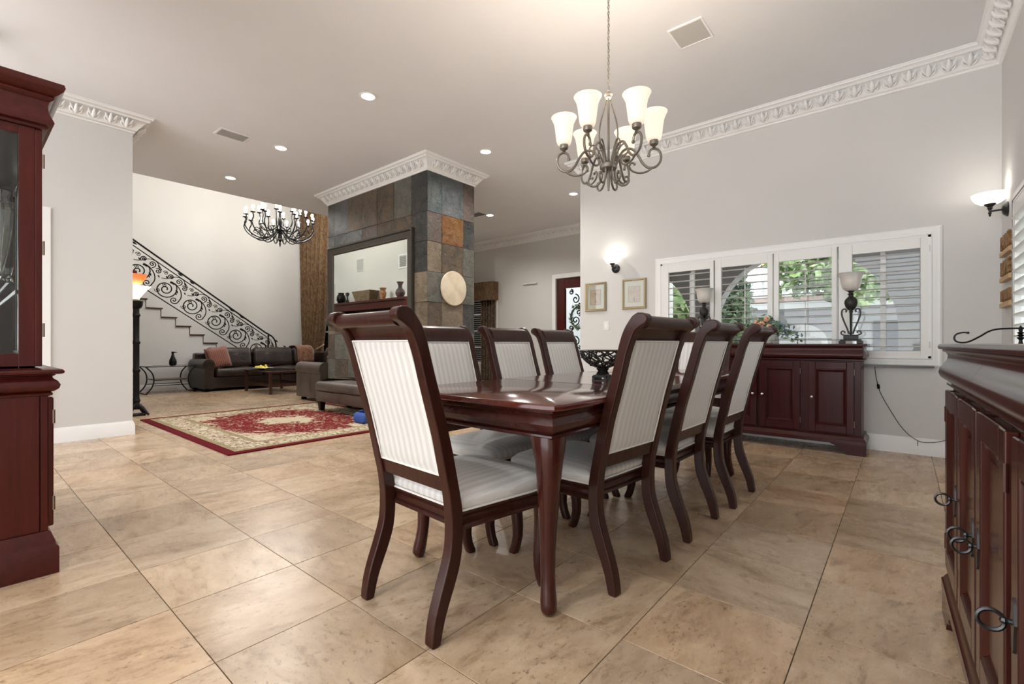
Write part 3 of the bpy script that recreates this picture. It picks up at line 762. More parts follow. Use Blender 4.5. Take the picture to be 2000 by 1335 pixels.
# ================= SIDEBOARDS =================
OG = [(0,.868),(.020,.870),(.031,.880),(.036,.895),(.033,.910),(.022,.928),(.012,.944),(.010,.958),(.015,.968),(.024,.973),(.026,.979),(0,.979)]
def sideboard(label, W, D, loc, rz, pull, SBW, SBX):
    t = thing('sideboard', label, 'sideboard', loc, rz); h = W/2
    M().box(-h+.012, h-.012, .004, D, .17, .868).build('carcass', SBW, t, bevel=.003)
    M().ring([(-h,0),(h,0),(h,D),(-h,D)], [(.0,.866),(.006,.862),(.012,.857),(.012,.850),(.004,.846),(0,.842)][::-1]).build('waist_bead', SBX, t)
    for k in (0, 1):
        a = -h+k*h; q = M().prism([(-y, z) for y, z in OG]+[(.02,.979),(.02,.868)], 'x', a+.001, a+h-.001)
        q.build('drawer_front', SBX, t, ang=45)
    sd = [(0,.868),(.018,.870),(.028,.882),(.030,.900),(.020,.925),(.010,.945),(.010,.958),(.020,.972),(.022,.979)]
    q = M(); q.box(-h+.002,h-.002,.02,D,.868,.979)
    q.prism([(h-.002+o, z) for o, z in sd]+[(h-.01,.979),(h-.01,.868)], 'y', .021, D); q.prism([(-h+.002-o, z) for o, z in sd]+[(-h+.01,.979),(-h+.01,.868)], 'y', .021, D)
    q.build('drawer_case', SBX, t, ang=45)
    M().ring([(-h-.035,-.035),(h+.035,-.035),(h+.035,D+.0),(-h-.035,D+.0)], [(-.008,.980),(-.002,.981),(0,.986),(0,.992),(-.003,.998),(-.009,1.0)]).build('top', SBX, t, ang=30)
    # base moulding & bracket feet
    M().ring([(-h,0),(h,0),(h,D),(-h,D)], [(.026,.095),(.026,.128),(.020,.134),(.018,.140),(.012,.150),(.006,.158),(.008,.165),(.004,.172),(0,.174)]).build('base_moulding', SBX, t, ang=40)
    fp = [(0,0),(.14,0),(.15,.02),(.165,.035),(.20,.045),(.215,.06),(.225,.075),(.255,.085),(.27,.096),(0,.096)]
    for s_ in (-1, 1):
        M().prism([(s_*(-h-.024+x), z) for x, z in fp], 'y', -.024, -.002).build('bracket_foot', SBW, t, ang=35)
        M().prism([(-.001+x*.6, z) for x, z in fp], 'x', *sorted((s_*(h+.024), s_*(h+.002)))).build('side_foot', SBW, t, ang=35)
        M().box(*sorted((s_*(h-.05), s_*(h+.0))), D-.07, D-.01, 0, .1).build('rear_foot', SBW, t, smooth=False)
    n = 4; dw = .335*(W/1.5)
    xs = [-h+.005, -h+.005+.355*(W/1.5), -h+.715*(W/1.5), -h+1.11*(W/1.5)]
    for k, x in enumerate(xs):
        x1 = x+dw-.004; x1 = min(x1, h-.012); fr = .055
        zb, zt = .186, .832
        q = M(); q.box(x,x+fr,-.018,.004,zb,zt).box(x1-fr,x1,-.018,.004,zb,zt).box(x+fr,x1-fr,-.018,.004,zb,zb+fr+.01).box(x+fr,x1-fr,-.018,.004,zt-fr-.01,zt)
        d = q.build('door', SBW, t, smooth=False, bevel=.004)
        a, b, c, e = x+fr, x1-fr, zb+fr+.01, zt-fr-.01
        m2 = M().ring([(a,c),(b,c),(b,e),(a,e)], [(0,.014),(-.006,.016),(-.010,.010),(-.028,.0),(-.030,-.004)], cap0=False, cap1=False)
        q = M(); q.v = [(x_, -z_, y_) for x_, y_, z_ in m2.v]; q.f = m2.f
        # raised panel
        q.box(a, b, -.001, .003, c, e).box(a+.034, b-.034, -.007, .0, c+.034, e-.034)
        q.build('door_panel', SBW, d, ang=30)
        right = k in (0, 1); 
        if pull == 'knob': right = k in (0, 1)
        hx = x1-.03 if right else x+.03; hz = .505
        if pull == 'knob':
            q = M().lathe([(.007,0),(.006,.012),(.012,.018),(.0155,.025),(.012,.034),(.001,.038)], 14); q.v = [(hx+a_, -.018-z_, hz+b_) for a_, b_, z_ in q.v]
            q.build('knob', SILV, d)
        else:
            q = M(); q.prism([(hx+x_, hz+z_) for x_, z_ in [(-.008,-.045),(0,-.055),(.008,-.045),(.010,-.02),(.016,0),(.010,.02),(.008,.035),(0,.045),(-.008,.035),(-.010,.02),(-.016,0),(-.010,-.02)]], 'y', -.021, -.018)
            q.tube([(hx,-.018,hz),(hx,-.030,hz)], .005, 8); q.ball((hx,-.031,hz), .007, 8)
            q.tube([(hx, -.030-.018+.018*math.cos(a_), hz-.004+.018*math.sin(a_)) for a_ in [2*PI*i/18 for i in range(18)]], .0038, 6, True)
            q.build('ring_pull', PEWTER, d)
        hg = M(); hx = x-.002 if right else x1+.002
        for z in (zb+.09, zt-.09): hg.tube([(hx,-.016,z-.028),(hx,-.016,z+.028)], .004, 6)
        hg.build('hinge', HINGE if pull == 'knob' else SBW, d)
    return t
sideboard('dark cherry sideboard standing under the shuttered window behind the table', 1.58, .36, (-1.065, 5.195, 0), 0, 'knob', SBW, SBX)
th = R(1.7)
W_ = 1.5; lx = Vector((math.sin(th), -math.cos(th)))
near = Vector((.136, 2.35)) + lx*(W_/2)
sideboard('dark cherry sideboard with ring pulls at the right edge of the picture', W_, .40, (near.x, near.y, 0), -PI/2+th, 'ring', SBN, SBNX)

# brass-thin gallery rail on the back sideboard and iron scroll on the near one
t = thing('gallery_rail', 'thin dark metal gallery rail along the top of the window sideboard', 'rail', (-1.065, 5.46, 1.0))
M().tube([(-.74,0,.038),(.74,0,.038)], .0028, 6).build('rod', BLK, t)
for x in (-.74,-.25,.25,.74): M().tube([(x,0,0),(x,0,.03),(x,0,.042)], [.005,.003,.005], 6).build('post', BLK, t)
t = thing('scroll_ornament', 'black wrought iron scroll ornament lying on the near right sideboard', 'ornament', (.283, 2.15, 1.0))
sc1 = [(-.121,.035),(-.135,.036),(-.150,.030),(-.155,.018),(-.150,.007),(-.138,.003),(-.125,.004),(-.112,.010),(-.09,.025),(-.075,.037),(-.06,.044),(-.04,.047),(0,.0475)]
q = M()
for s_ in (1, -1): q.tube([(s_*x*.98, 0, z+.0012) for x, z in cr(sc1, 4)], .0028, 7); q.ball((s_*-.119,0,.0362), .0042, 8)
q.build('scroll_rod', BLK, t)
M().lathe([(.006,0),(.0045,.006),(.004,.012),(.0095,.019),(.004,.022),(.0085,.027),(.004,.030),(.009,.035),(.004,.038),(.005,.044),(.006,.049),(.002,.055),(.0005,.058)], 14).build('turned_post', BLK, t)

# torch lamps on the back sideboard
def urn_lamp(label, x, y, z, s=1.0):
    t = thing('torch_lamp', label, 'lamp', (x, y, z)); t.scale = (s,)*3
    q = M().box(-.085,.085,-.07,.07,.028,.045).box(-.06,.06,-.05,.05,.045,.085)
    for sx in (-1,1):
        for sy in (-1,1): q.box(*sorted((sx*.05,sx*.095)), *sorted((sy*.04,sy*.08)), 0, .03)
    q.build('base', DKB, t, bevel=.004)
    q = M()
    for k in range(4):
        i0 = len(q.v)
        q.tube([(p[0],0,p[1]) for p in cr([(.012,.085),(.045,.085),(.075,.095),(.082,.115),(.066,.13),(.05,.118),(.055,.108)],3)], .0065, 6)
        q.tube([(p[0],0,p[1]) for p in cr([(.018,.10),(.03,.15),(.055,.22),(.075,.29),(.072,.34),(.050,.352),(.036,.335),(.045,.318)],4)], .0075, 6)
        q.rot(i0, PI/2*k+PI/4*0)
    q.tube([(0,0,.08),(0,0,.32)], .006, 8)
    q.build('scroll_bracket', DKB, t)
    M().lathe([(.004,.29),(.012,.30),(.008,.31),(.02,.322),(.012,.332),(.03,.345),(.048,.375),(.056,.41),(.052,.44),(.035,.462),(.022,.475),(.02,.49),(.03,.50),(.018,.505),(.02,.52),(.036,.53),(.02,.532)], 20).build('urn', DKB, t)
    M().lathe([(.03,.53),(.055,.54),(.072,.56),(.082,.59),(.088,.63),(.092,.665),(.104,.695),(.118,.712),(.113,.714),(.098,.695),(.087,.665),(.082,.63),(.075,.59),(.064,.565),(.05,.548),(.02,.536)], 28).build('glass_shade', SHADE_OFF, t, ang=70)
    return t
urn_lamp('torch lamp with frosted bell shade on the right end of the window sideboard', -.375, 5.40, 1.0, .93)
urn_lamp('torch lamp with frosted bell shade on the left end of the window sideboard', -1.71, 5.40, 1.0, .86)
# flower arrangement
t = thing('flower_arrangement', 'silk flower arrangement with peach roses in the middle of the window sideboard', 'flowers', (-1.085, 5.36, 1.0))
M().lathe([(.05,0),(.065,.01),(.08,.05),(.085,.10),(.078,.10),(.06,.03),(.001,.02)], 20).build('vase', mat('pale_ceramic', (.75,.73,.70), .3), t)
rg = random.Random(5)
for nm, mt, cnt, sz, zz_ in (('sage_leaves', FLG, 260, .032, (.06,.30)), ('blue_leaves', FLB, 110, .028, (.05,.27)), ('green_leaves', LEAFM, 110, .032, (.08,.27))):
    q = M()
    for k in range(cnt):
        a = rg.uniform(0, 2*PI); rr = abs(rg.gauss(0,.09))+.03; 
        if nm == 'blue_leaves': a = rg.uniform(-1.0, .8)
        if nm == 'green_leaves': a = rg.uniform(2.0, 4.2)
        c = Vector((rr*math.cos(a)*1.35, rr*math.sin(a)*.7, .25-rr*.75+rg.gauss(0,.022)))
        u = Vector((rg.gauss(0,1),rg.gauss(0,1),rg.gauss(0,.7))).normalized(); v_ = u.orthogonal().normalized()
        i_ = len(q.v); q.v += [tuple(c-u*sz), tuple(c+v_*sz*.45), tuple(c+u*sz), tuple(c-v_*sz*.45)]; q.f.append((i_,i_+1,i_+2,i_+3))
    q.build(nm, mt, t, smooth=False, normals=False)
for (x, y, z) in [(-.02,-.08,.20),(.05,-.10,.17),(-.07,-.07,.215),(.02,-.05,.25),(.01,-.10,.13)]:
    q = M()
    for j in range(26):
        d_ = Vector((rg.gauss(0,1), rg.gauss(0,1), rg.gauss(0,1))).normalized(); q.ball(tuple(Vector((x,y,z))+d_*.020), .0105, 6, rg.uniform(.7,1.2))
    q.build('rose', FLP, t)

# ================= CHINA CABINET =================
t = thing('china_cabinet', 'tall dark cherry china cabinet with glass doors at the left edge', 'cabinet')
X1 = -2.87; X0c = -4.15; Yb = -.19; Yf = .275
def rct(e=0): return [(X0c-e, Yb), (X1+e, Yb), (X1+e, Yf+e), (X0c-e, Yf+e)]
M().ring(rct(), [(.030,0),(.030,.11),(.026,.118),(.020,.124),(.018,.140),(.010,.165),(.006,.178),(0,.184)]).build('base_moulding', MAHX, t, ang=40, bevel=0)
M().box(X0c+.01, X1-.006, Yb, Yf-.006, .18, .78).build('lower_body', MAH, t, bevel=.003)
M().box(X1-.008, X1+.004, Yb+.0, Yf-.03, .19, .775).build('side_panel', MAH, t, smooth=False, bevel=.002)
M().box(X1-.008, X1, Yf-.028, Yf-.002, .185, .78).build('corner_stile', MAH, t, smooth=False, bevel=.004)
WP = [(0,.772),(.010,.776),(.012,.784),(.006,.790),(.016,.794),(.030,.806),(.034,.822),(.026,.838),(.012,.850),(.010,.858),(.018,.863),(.02,.868)]
M().ring(rct(), WP).build('drawer_band', MAHX, t, ang=45)
M().ring(rct(), [(.036,.868),(.044,.872),(.046,.880),(.040,.888),(.020,.892)]).build('counter_top', MAHX, t, ang=40)
xm = [X0c+(X1-X0c)*k/3 for k in range(4)]
for k in range(3):
    d = M().box(xm[k]+.006, xm[k+1]-.006, Yf-.006, Yf+.016, .20, .765).build('lower_door', MAH, t, smooth=False, bevel=.006)
    M().box(xm[k]+.07, xm[k+1]-.07, Yf+.014, Yf+.022, .27, .70).build('door_panel', MAH, d, smooth=False, bevel=.006)
    q = M(); 
    for z in (.30, .68): q.tube([(xm[k+1]-.004,Yf+.016,z-.03),(xm[k+1]-.004,Yf+.016,z+.03)], .005, 6)
    q.build('hinge', HINGE, d)
# upper case
Xu = X1-.03; Xu0 = X0c+.03; Yu = Yf-.04
z0, z1 = .892, 1.945
q = M()
q.box(Xu-.03, Xu, Yb, Yb+.05, z0, z1).box(Xu-.03, Xu, Yu-.05, Yu, z0, z1).box(Xu-.03, Xu, Yb+.05, Yu-.05, z0, .958).box(Xu-.03, Xu, Yb+.05, Yu-.05, z1-.045, z1)
q.build('side_frame', MAH, t, smooth=False, bevel=.002)
M().box(Xu0, Xu-.03, Yb, Yb+.012, z0, z1).build('mirror_back', MIRR, t, smooth=False)
M().box(Xu0,Xu0+.03,Yb,Yb+.05,z0,z1).box(Xu0,Xu0+.03,Yu-.05,Yu,z0,z1).box(Xu0,Xu0+.03,Yb+.05,Yu-.05,z0,.958).box(Xu0,Xu0+.03,Yb+.05,Yu-.05,z1-.045,z1).build('side_frame', MAH, t, smooth=False)
M().box(Xu0+.012,Xu0+.016,Yb+.05,Yu-.05,.958,z1-.045).build('side_glass', PANE, t, smooth=False)
M().box(Xu-.018, Xu-.013, Yb+.05, Yu-.05, .958, z1-.045).build('side_glass', PANE, t, smooth=False)
for z in (1.26, 1.60): M().box(Xu0+.03, Xu-.03, Yb+.012, Yu-.06, z, z+.006).build('glass_shelf', GLASS, t, smooth=False)
M().box(Xu0+.03, Xu-.032, Yu-.058, Yu-.05, 1.215, 1.232).build('shelf_rail', MAHX, t, smooth=False)
for k in range(3):
    a, b = xm[k]+.0, xm[k+1]-.0
    a = max(a, Xu0); b = min(b, Xu)
    q = M().box(a,a+.05,Yu,Yu+.022,z0+.01,z1-.01).box(b-.05,b,Yu,Yu+.022,z0+.01,z1-.01).box(a+.05,b-.05,Yu,Yu+.022,z0+.01,z0+.07).box(a+.05,b-.05,Yu,Yu+.022,z1-.07,z1-.01)
    d = q.build('glass_door', MAH, t, smooth=False, bevel=.003)
    M().box(a+.05, b-.05, Yu+.008, Yu+.012, z0+.07, z1-.07).build('door_glass', PANE, d, smooth=False)
    M().box((a+b)/2-.008,(a+b)/2+.008,Yu+.004,Yu+.018,z0+.07,z1-.07).build('muntin', MAH, d, smooth=False)
    q = M()
    for z in (1.06, 1.42, 1.80): q.tube([(b-.0,Yu+.026,z-.03),(b-.0,Yu+.026,z+.03)], .0045, 6)
    q.build('hinge', HINGE, d)
CP2 = [(0,1.935),(.012,1.938),(.016,1.948),(.030,1.955),(.034,1.968),(.028,1.985),(.018,2.01),(.014,2.04),(.018,2.06),(.030,2.068),(.034,2.078),(.030,2.084),(.044,2.092),(.060,2.108),(.066,2.122),(.062,2.138),(.03,2.144)]
M().ring([(Xu0,Yb),(Xu,Yb),(Xu,Yu+.024),(Xu0,Yu+.024)], CP2).build('cornice', MAHX, t, ang=40)
q = M().box(Xu0,Xu,Yb,Yu,z0-.001,z0+.012); q.build('display_floor', MAHX, t, smooth=False)
# crystal inside
t = thing('crystal_vase', 'tall cut crystal vase on the glass shelf inside the china cabinet', 'vase', (-3.00, .118, 1.267)); t.scale = (.9, .9, 1.14)
M().lathe([(.035,0),(.04,.01),(.028,.03),(.045,.10),(.062,.2),(.066,.27),(.05,.32),(.058,.345),(.054,.345),(.045,.32),(.06,.27),(.056,.2),(.04,.1),(.02,.035),(.001,.02)], 12).build('crystal_body', mat('cut_crystal', (1,1,1), .03, trans=1, ior=1.5), t, smooth=False)
t = thing('crystal_tumbler', 'small crystal glass on the lower glass shelf beside the tall crystal vase', 'glass', (-2.948, .150, 1.267))
M().lathe([(.022,0),(.024,.005),(.017,.02),(.020,.04),(.024,.06),(.021,.06),(.015,.03),(.001,.02)], 10).build('crystal_body', GLASS, t, smooth=False)

# ================= DINING CHANDELIER =================
cx, cy = -1.382, 2.575
t = thing('dining_chandelier', 'six light bronze scroll chandelier with frosted bell shades above the dining table', 'chandelier', (cx, cy, -.02))
M().lathe([(.001,1.953),(.006,1.955),(.0075,1.99),(.010,2.03),(.022,2.06),(.03,2.075),(.046,2.082),(.052,2.09),(.052,2.112),(.044,2.118),(.012,2.122),(.007,2.15),(.007,2.50),(.016,2.512),(.020,2.52),(.016,2.53),(.026,2.538),(.022,2.548),(.012,2.555),(.014,2.565),(.004,2.572),(.001,2.575)], 24).build('hub', BRONZE, t, ang=40)
q = M()
for k in range(4):
    i0 = len(q.v); q.tube(cr([(.008,0,2.53),(.028,0,2.45),(.050,0,2.36),(.055,0,2.28),(.038,0,2.19),(.018,0,2.12)], 4), .0075, 6, flat=.6); q.rot(i0, PI/2*k+.5)
q.build('cage_rod', BRONZE, t)
main = cr([(.045,2.105),(.060,2.15),(.085,2.19),(.115,2.205),(.150,2.195),(.180,2.155),(.205,2.11),(.240,2.083),(.280,2.088),(.306,2.118),(.311,2.155),(.298,2.187),(.270,2.199),(.248,2.188),(.240,2.162)], 4)
low = cr([(.262,2.083),(.225,2.060),(.180,2.055),(.140,2.070),(.125,2.098),(.138,2.118),(.155,2.112)], 4)
curl = cr([(.040,2.085),(.038,2.05),(.050,2.01),(.075,1.985),(.105,1.987),(.122,2.01),(.115,2.035),(.098,2.033)], 4)
upc = cr([(.030,2.115),(.055,2.19),(.085,2.235),(.110,2.225),(.116,2.19),(.102,2.172)], 4)
arm0 = None
for k in range(6):
    a = R(33)+PI/3*k
    if arm0 is None:
        q = M()
        q.tube([(x,0,z) for x, z in main], .0075, 7); q.ball((.240,0,2.158), .011, 8)
        q.tube([(x,0,z) for x, z in low], .006, 6); q.ball((.155,0,2.110), .009, 8)
        q.tube([(x,0,z) for x, z in curl], .0065, 6); q.ball((.098,0,2.033), .009, 8)
        q.tube([(x,0,z) for x, z in upc], .005, 6); q.ball((.102,0,2.172), .008, 8)
        arm0 = q.build('arm', BRONZE, t)
        cu = M().lathe([(.004,2.197),(.012,2.203),(.008,2.210),(.024,2.222),(.027,2.232),(.026,2.246),(.020,2.248),(.006,2.25)], 16, (.270,0,0)).build('candle_cup', BRONZE, t)
        sh = M().lathe([(.026,2.246),(.040,2.252),(.046,2.27),(.050,2.30),(.056,2.35),(.062,2.38),(.073,2.405),(.079,2.415),(.075,2.416),(.060,2.385),(.053,2.35),(.047,2.30),(.043,2.272),(.036,2.256),(.01,2.252)], 28, (.270,0,0)).build('glass_shade', SHADE_LIT, t, ang=70)
        b0 = [arm0, cu, sh]
        for o in b0: o.rotation_euler.z = a
    else:
        for o in b0: inst(o, (0,0,0), (0,0,a), t)
    light('bulb_light', 'POINT', (.27*math.cos(a), .27*math.sin(a), 2.40), BULB_W, .03, WARM, t)
q = M(); z = 2.572; k = 0
while z < CH-.03:
    L = .019; pts = [(.0065*math.cos(b), 0, z+L/2+(.0125)*math.sin(b)) for b in [2*PI*i/10 for i in range(10)]]
    i0 = len(q.v); q.tube(pts, .0016, 5, True); q.rot(i0, (k % 2)*PI/2); z += L; k += 1
q.tube([(.003*math.sin(i*1.3), .003*math.cos(i*1.3), 2.57+i*(CH-2.58)/24) for i in range(25)], .0018, 5)
q.build('chain', BRONZE, t)
M().lathe([(.06,CH),(.062,CH-.012),(.045,CH-.022),(.02,CH-.03),(.008,CH-.045),(.001,CH-.046)][::-1], 24).build('ceiling_canopy', BRONZE, t)

# ================= SCONCES =================
def sconce(label, loc, rz):
    t = thing('wall_sconce', label, 'wall lamp', loc, rz)   # wall at y=0, room at -y
    q = M().lathe([(.058,0),(.058,.008),(.050,.014),(.044,.024),(.030,.032),(.016,.036),(.001,.038)], 24); q.v = [(a, -c, b) for a, b, c in q.v]; q.build('back_plate', PEWTER, t)
    q = M().tube([(0,-.03,0),(0,-.07,0),(0,-.10,0)], .008, 8); q.lathe([(.001,-.045),(.008,-.038),(.006,-.028),(.012,-.018),(.008,-.006),(.010,.01),(.018,.022),(.014,.03),(.034,.05),(.036,.056),(.001,.056)], 16, (0,-.10,0)); q.build('arm', PEWTER, t)
    M().lathe([(.03,.055),(.06,.06),(.085,.078),(.102,.105),(.112,.135),(.108,.136),(.097,.107),(.08,.083),(.058,.067),(.01,.062)], 28, (0,-.10,0)).build('glass_bowl', SCONCE_LIT, t, ang=70)
    light('sconce_light', 'POINT', (0,-.10,.14), SCONCE_W, .03, (1,.95,.88), t)
sconce('lit wall sconce above the two gold framed pictures', (-2.895, BY, 1.985), 0)
sconce('lit wall sconce on the right wall above the wooden word signs', (RX, 5.30, 2.055), -PI/2)

# ================= PICTURES, SIGNS, DISC, MIRROR =================
def picture(label, x0, x1, z0, z1, motif):
    t = thing('framed_picture', label, 'picture', ((x0+x1)/2, BY, (z0+z1)/2)); w, h = (x1-x0)/2, (z1-z0)/2
    m2 = M().ring([(-w+.03,-h+.03),(w-.03,-h+.03),(w-.03,h-.03),(-w+.03,h-.03)], [(.03,0),(.03,-.02),(.024,-.028),(.014,-.026),(.008,-.018),(0,-.016),(0,0)], cap0=False, cap1=False)
    q = M(); q.v = [(x, y, z) for x, z, y in m2.v]; q.f = m2.f; q.build('frame', GOLD, t, ang=35)
    M().box(-w+.028, w-.028, -.008, -.002, -h+.028, h-.028).build('matboard', CREAMMAT, t, smooth=False)
    M().box(-w*.5, w*.5, -.0095, -.008, -h*.55, h*.5).build('print', cloth('old_print_'+motif, (.62,.40,.28), (.70,.55,.40), 9), t, smooth=False)
    q = M(); 
    for s_ in ((-1,0),(1,0)): q.box(s_[0]*w*.5-.0015, s_[0]*w*.5+.0015, -.0105, -.0095, -h*.55, h*.5)
    q.box(-w*.5,w*.5,-.0105,-.0095,h*.5-.003,h*.5).box(-w*.5,w*.5,-.0105,-.0095,-h*.55,-h*.55+.003)
    if motif == 'key': q.box(-.003,.003,-.0105,-.0095,-h*.38,h*.2).box(-.012,.012,-.0105,-.0095,-h*.36,-h*.32); q.v += []; q.box(-.01,.01,-.0105,-.0095,h*.2,h*.28)
    else: q.box(-.003,.003,-.0105,-.0095,-h*.42,-h*.2).box(-.008,.008,-.0105,-.0095,-h*.44,-h*.40)
    q.build('print_lines', mat('sepia_ink', (.25,.13,.07), .8), t, smooth=False)
    M().box(-w+.028, w-.028, -.0135, -.012, -h+.028, h-.028).build('picture_glass', PANE, t, smooth=False)
picture('left gold framed small print on the wall beside the window', -3.354, -3.035, 1.44, 1.825, 'key')
picture('right gold framed small print on the wall beside the window', -2.80, -2.475, 1.445, 1.83, 'urn')
for i, (z0, z1, word, lab) in enumerate(((1.69,1.85,'PARIS','topmost'),(1.488,1.645,'ROME','middle'),(1.285,1.425,'LONDON','lowest'))):
    t = thing('word_sign', lab+' of the three cut wood word signs on the right wall reading '+word, 'sign', (RX, 5.215, (z0+z1)/2), -PI/2, 'wooden word signs beside the right window')
    h = (z1-z0)/2
    M().box(-.215,.215,-.012,-.0,-h,h).build('board', CARD, t, smooth=False, bevel=.002)
    M().box(-.215,.215,-.034,-.012,-h,-h+.035).build('lower_bar', CARD, t, smooth=False, bevel=.002)
    cu = bpy.data.curves.new('lettering', 'FONT'); cu.body = word; cu.size = .16 if len(word) < 6 else .12; cu.extrude = .009; cu.align_x = 'CENTER'; cu.align_y = 'CENTER'; cu.materials.append(CARDL)
    tmp = bpy.data.objects.new('lettering_curve', cu); C.objects.link(tmp); bpy.context.view_layer.update()
    me = bpy.data.meshes.new_from_object(tmp.evaluated_get(bpy.context.evaluated_depsgraph_get())); bpy.data.objects.remove(tmp)
    if not me.materials: me.materials.append(CARDL)
    o = bpy.data.objects.new('lettering', me); C.objects.link(o); o.parent = t; o.location = (0,-.022,.018); o.rotation_euler = (PI/2,0,0)
    wd = max(v.co.x for v in me.vertices)-min(v.co.x for v in me.vertices); o.scale = (.40/wd, 1, 1)
t = thing('wall_disc', 'round pale stone disc hung on the narrow side of the slate column', 'wall disc', (COL[1]+.008, 4.54, 1.778))
q = M().lathe([(.001,0),(.236,0),(.243,.006),(.243,.018),(.236,.024),(.12,.028),(.001,.03)], 40); q.v = [(c, a, b) for a, b, c in q.v]
dm = cloth('pale_travertine_disc', (.60,.50,.36), (.72,.63,.48), 5, rough=.5); q.build('stone_face', dm, t)
t = thing('wall_mirror', 'large wall mirror in a dark carved frame on the slate column', 'mirror', (-6.265, COL[2], 1.945))
w_, h_ = 1.12, .64
m2 = M().ring([(-w_+.14,-h_+.13),(w_-.14,-h_+.13),(w_-.14,h_-.13),(-w_+.14,h_-.13)], [(.14,-.004),(.14,-.045),(.132,-.058),(.115,-.060),(.105,-.050),(.09,-.046),(.06,-.04),(.035,-.03),(.018,-.032),(.004,-.024),(0,-.016),(0,-.004)], cap0=False, cap1=False)
q = M(); q.v = [(x, y, z) for x, z, y in m2.v]; q.f = m2.f; FRM = mat('dark_carved_frame', (.045,.038,.030), .4, .3); N(FRM).bump(N(FRM).noise(N(FRM).coord('Object'), 45, 3), .5, .006)
q.build('frame', FRM, t, ang=35)
M().box(-w_+.138, w_-.138, -.014, -.010, -h_+.128, h_-.128).build('mirror_glass', MIRR, t, smooth=False)
q = M(); a = 0
for i in range(74): x = -w_+.03+i*(2*w_-.06)/73; q.ball((x,-.056,h_-.024), .010, 6); q.ball((x,-.056,-h_+.024), .010, 6)
for i in range(34): z = -h_+.03+i*(2*h_-.06)/33; q.ball((-w_+.024,-.056,z), .010, 6); q.ball((w_-.024,-.056,z), .010, 6)
o = q.build('beading', FRM, t); o['kind'] = 'stuff'

# ================= DOWNLIGHTS =================
CANS = [(-4.15,2.70,'recessed ceiling downlight nearest the viewer, largest of the lit ones'),(-6.10,2.70,'recessed ceiling downlight right of the ceiling vent'),(-7.78,2.70,'recessed ceiling downlight nearest the bright staircase wall'),
        (-4.17,4.46,'recessed ceiling downlight just right of the column crown'),(-4.22,6.65,'recessed ceiling downlight in the hall next to the window wall corner'),(-6.17,6.72,'recessed ceiling downlight in the hall beside the dark vent'),
        (-1.4,-.9,'added unseen ceiling downlight behind the viewer, lighting the near end of the dining room')]  # last entry is an invented fixture, out of view, lighting the near chair
for i, (x, y, lab) in enumerate(CANS):
    if i == 0:
        t0 = thing('downlight', lab, 'ceiling light', (x, y, CH), group='recessed ceiling downlights')
        M().lathe([(.062,-.001),(.085,-.001),(.086,-.006),(.080,-.009),(.066,-.007),(.062,-.001)], 28).build('trim_ring', TRIM, t0)
        M().lathe([(.001,-.003),(.063,-.003)], 28).build('lens', CANL, t0, smooth=False)
        t_ = t0
    else: t_ = dup(t0, (x, y, CH), 0, lab)
for (x, y, lab) in CANS: light('downlight_beam', 'SPOT', (x, y, CH-.02), CAN_W, .06, (1,.96,.90), None, 150)

# ================= RUG =================
rx0, rx1, ry0, ry1 = -7.66, -4.62, 1.585, 4.02
t = thing('area_rug', 'large crimson and cream floral area rug in front of the slate column', 'rug', ((rx0+rx1)/2, (ry0+ry1)/2, 0))
a, b = (rx1-rx0)/2, (ry1-ry0)/2
def rband(nm, o0, o1, m_, z): 
    q = M()
    q.box(-a+o0,a-o0,-b+o0,-b+o1,.0,z).box(-a+o0,a-o0,b-o1,b-o0,0,z).box(-a+o0,-a+o1,-b+o1,b-o1,0,z).box(a-o1,a-o0,-b+o1,b-o1,0,z)
    q.build(nm, m_, t, smooth=False)
rband('crimson_edge', 0, .085, RUGR, .011); rband('guard_stripe', .085, .14, RUGG, .0115); rband('floral_border', .14, .36, RUGB, .012); rband('guard_stripe', .36, .42, RUGG, .0115)
M().box(-a+.42,a-.42,-b+.42,b-.42,0,.012).build('field', RUGF, t, smooth=False)

# ================= OTTOMAN =================
t = thing('ottoman', 'taupe leather ottoman standing on the rug before the slate column', 'ottoman', (-5.95, 3.70, 0))
M().ring(rrect(-.75,.75,-.235,.33,.04), [(-.01,.155),(0,.165),(0,.30),(-.008,.305)]).build('base', LEA2, t, ang=50)
def cushion(x0, x1, y0, y1, z0, z1, r=.05, puff=.03):
    h = z1-z0
    return M().ring(rrect(x0, x1, y0, y1, r, 4), [(-.03,z0),(-.006,z0+h*.10),(.004,z0+h*.3),(.004,z0+h*.6),(-.006,z0+h*.8),(-.03,z0+h*.93),(-.07,z0+h),(-.13,z0+h+puff*.6),(-.19 if min(x1-x0,y1-y0) > .45 else -.15,z0+h+puff)])
cushion(-.76,.76,-.245,.34,.305,.45).build('seat_cushion', LEA2, t, ang=60)
for x in (-.68,.68):
    for y in (-.17,.27): M().loft([[(x+dx*h, y+dy*h, z) for dx, dy in ((-1,-1),(1,-1),(1,1),(-1,1))] for z, h in ((0.012,.03),(.156,.045))]).build('foot', BLK, t, smooth=False, bevel=.004)
BLU = mat('royal_blue_fabric', (.03,.08,.32), .6)
q = cushion(-.12,.12,-.09,.09,0.012,.15,.04,.02); o = q.build('storage_bag', BLU, ang=60, loc=(-5.20,3.33,0)); tag(o, 'small royal blue bag on the rug at the right end of the ottoman', 'bag')

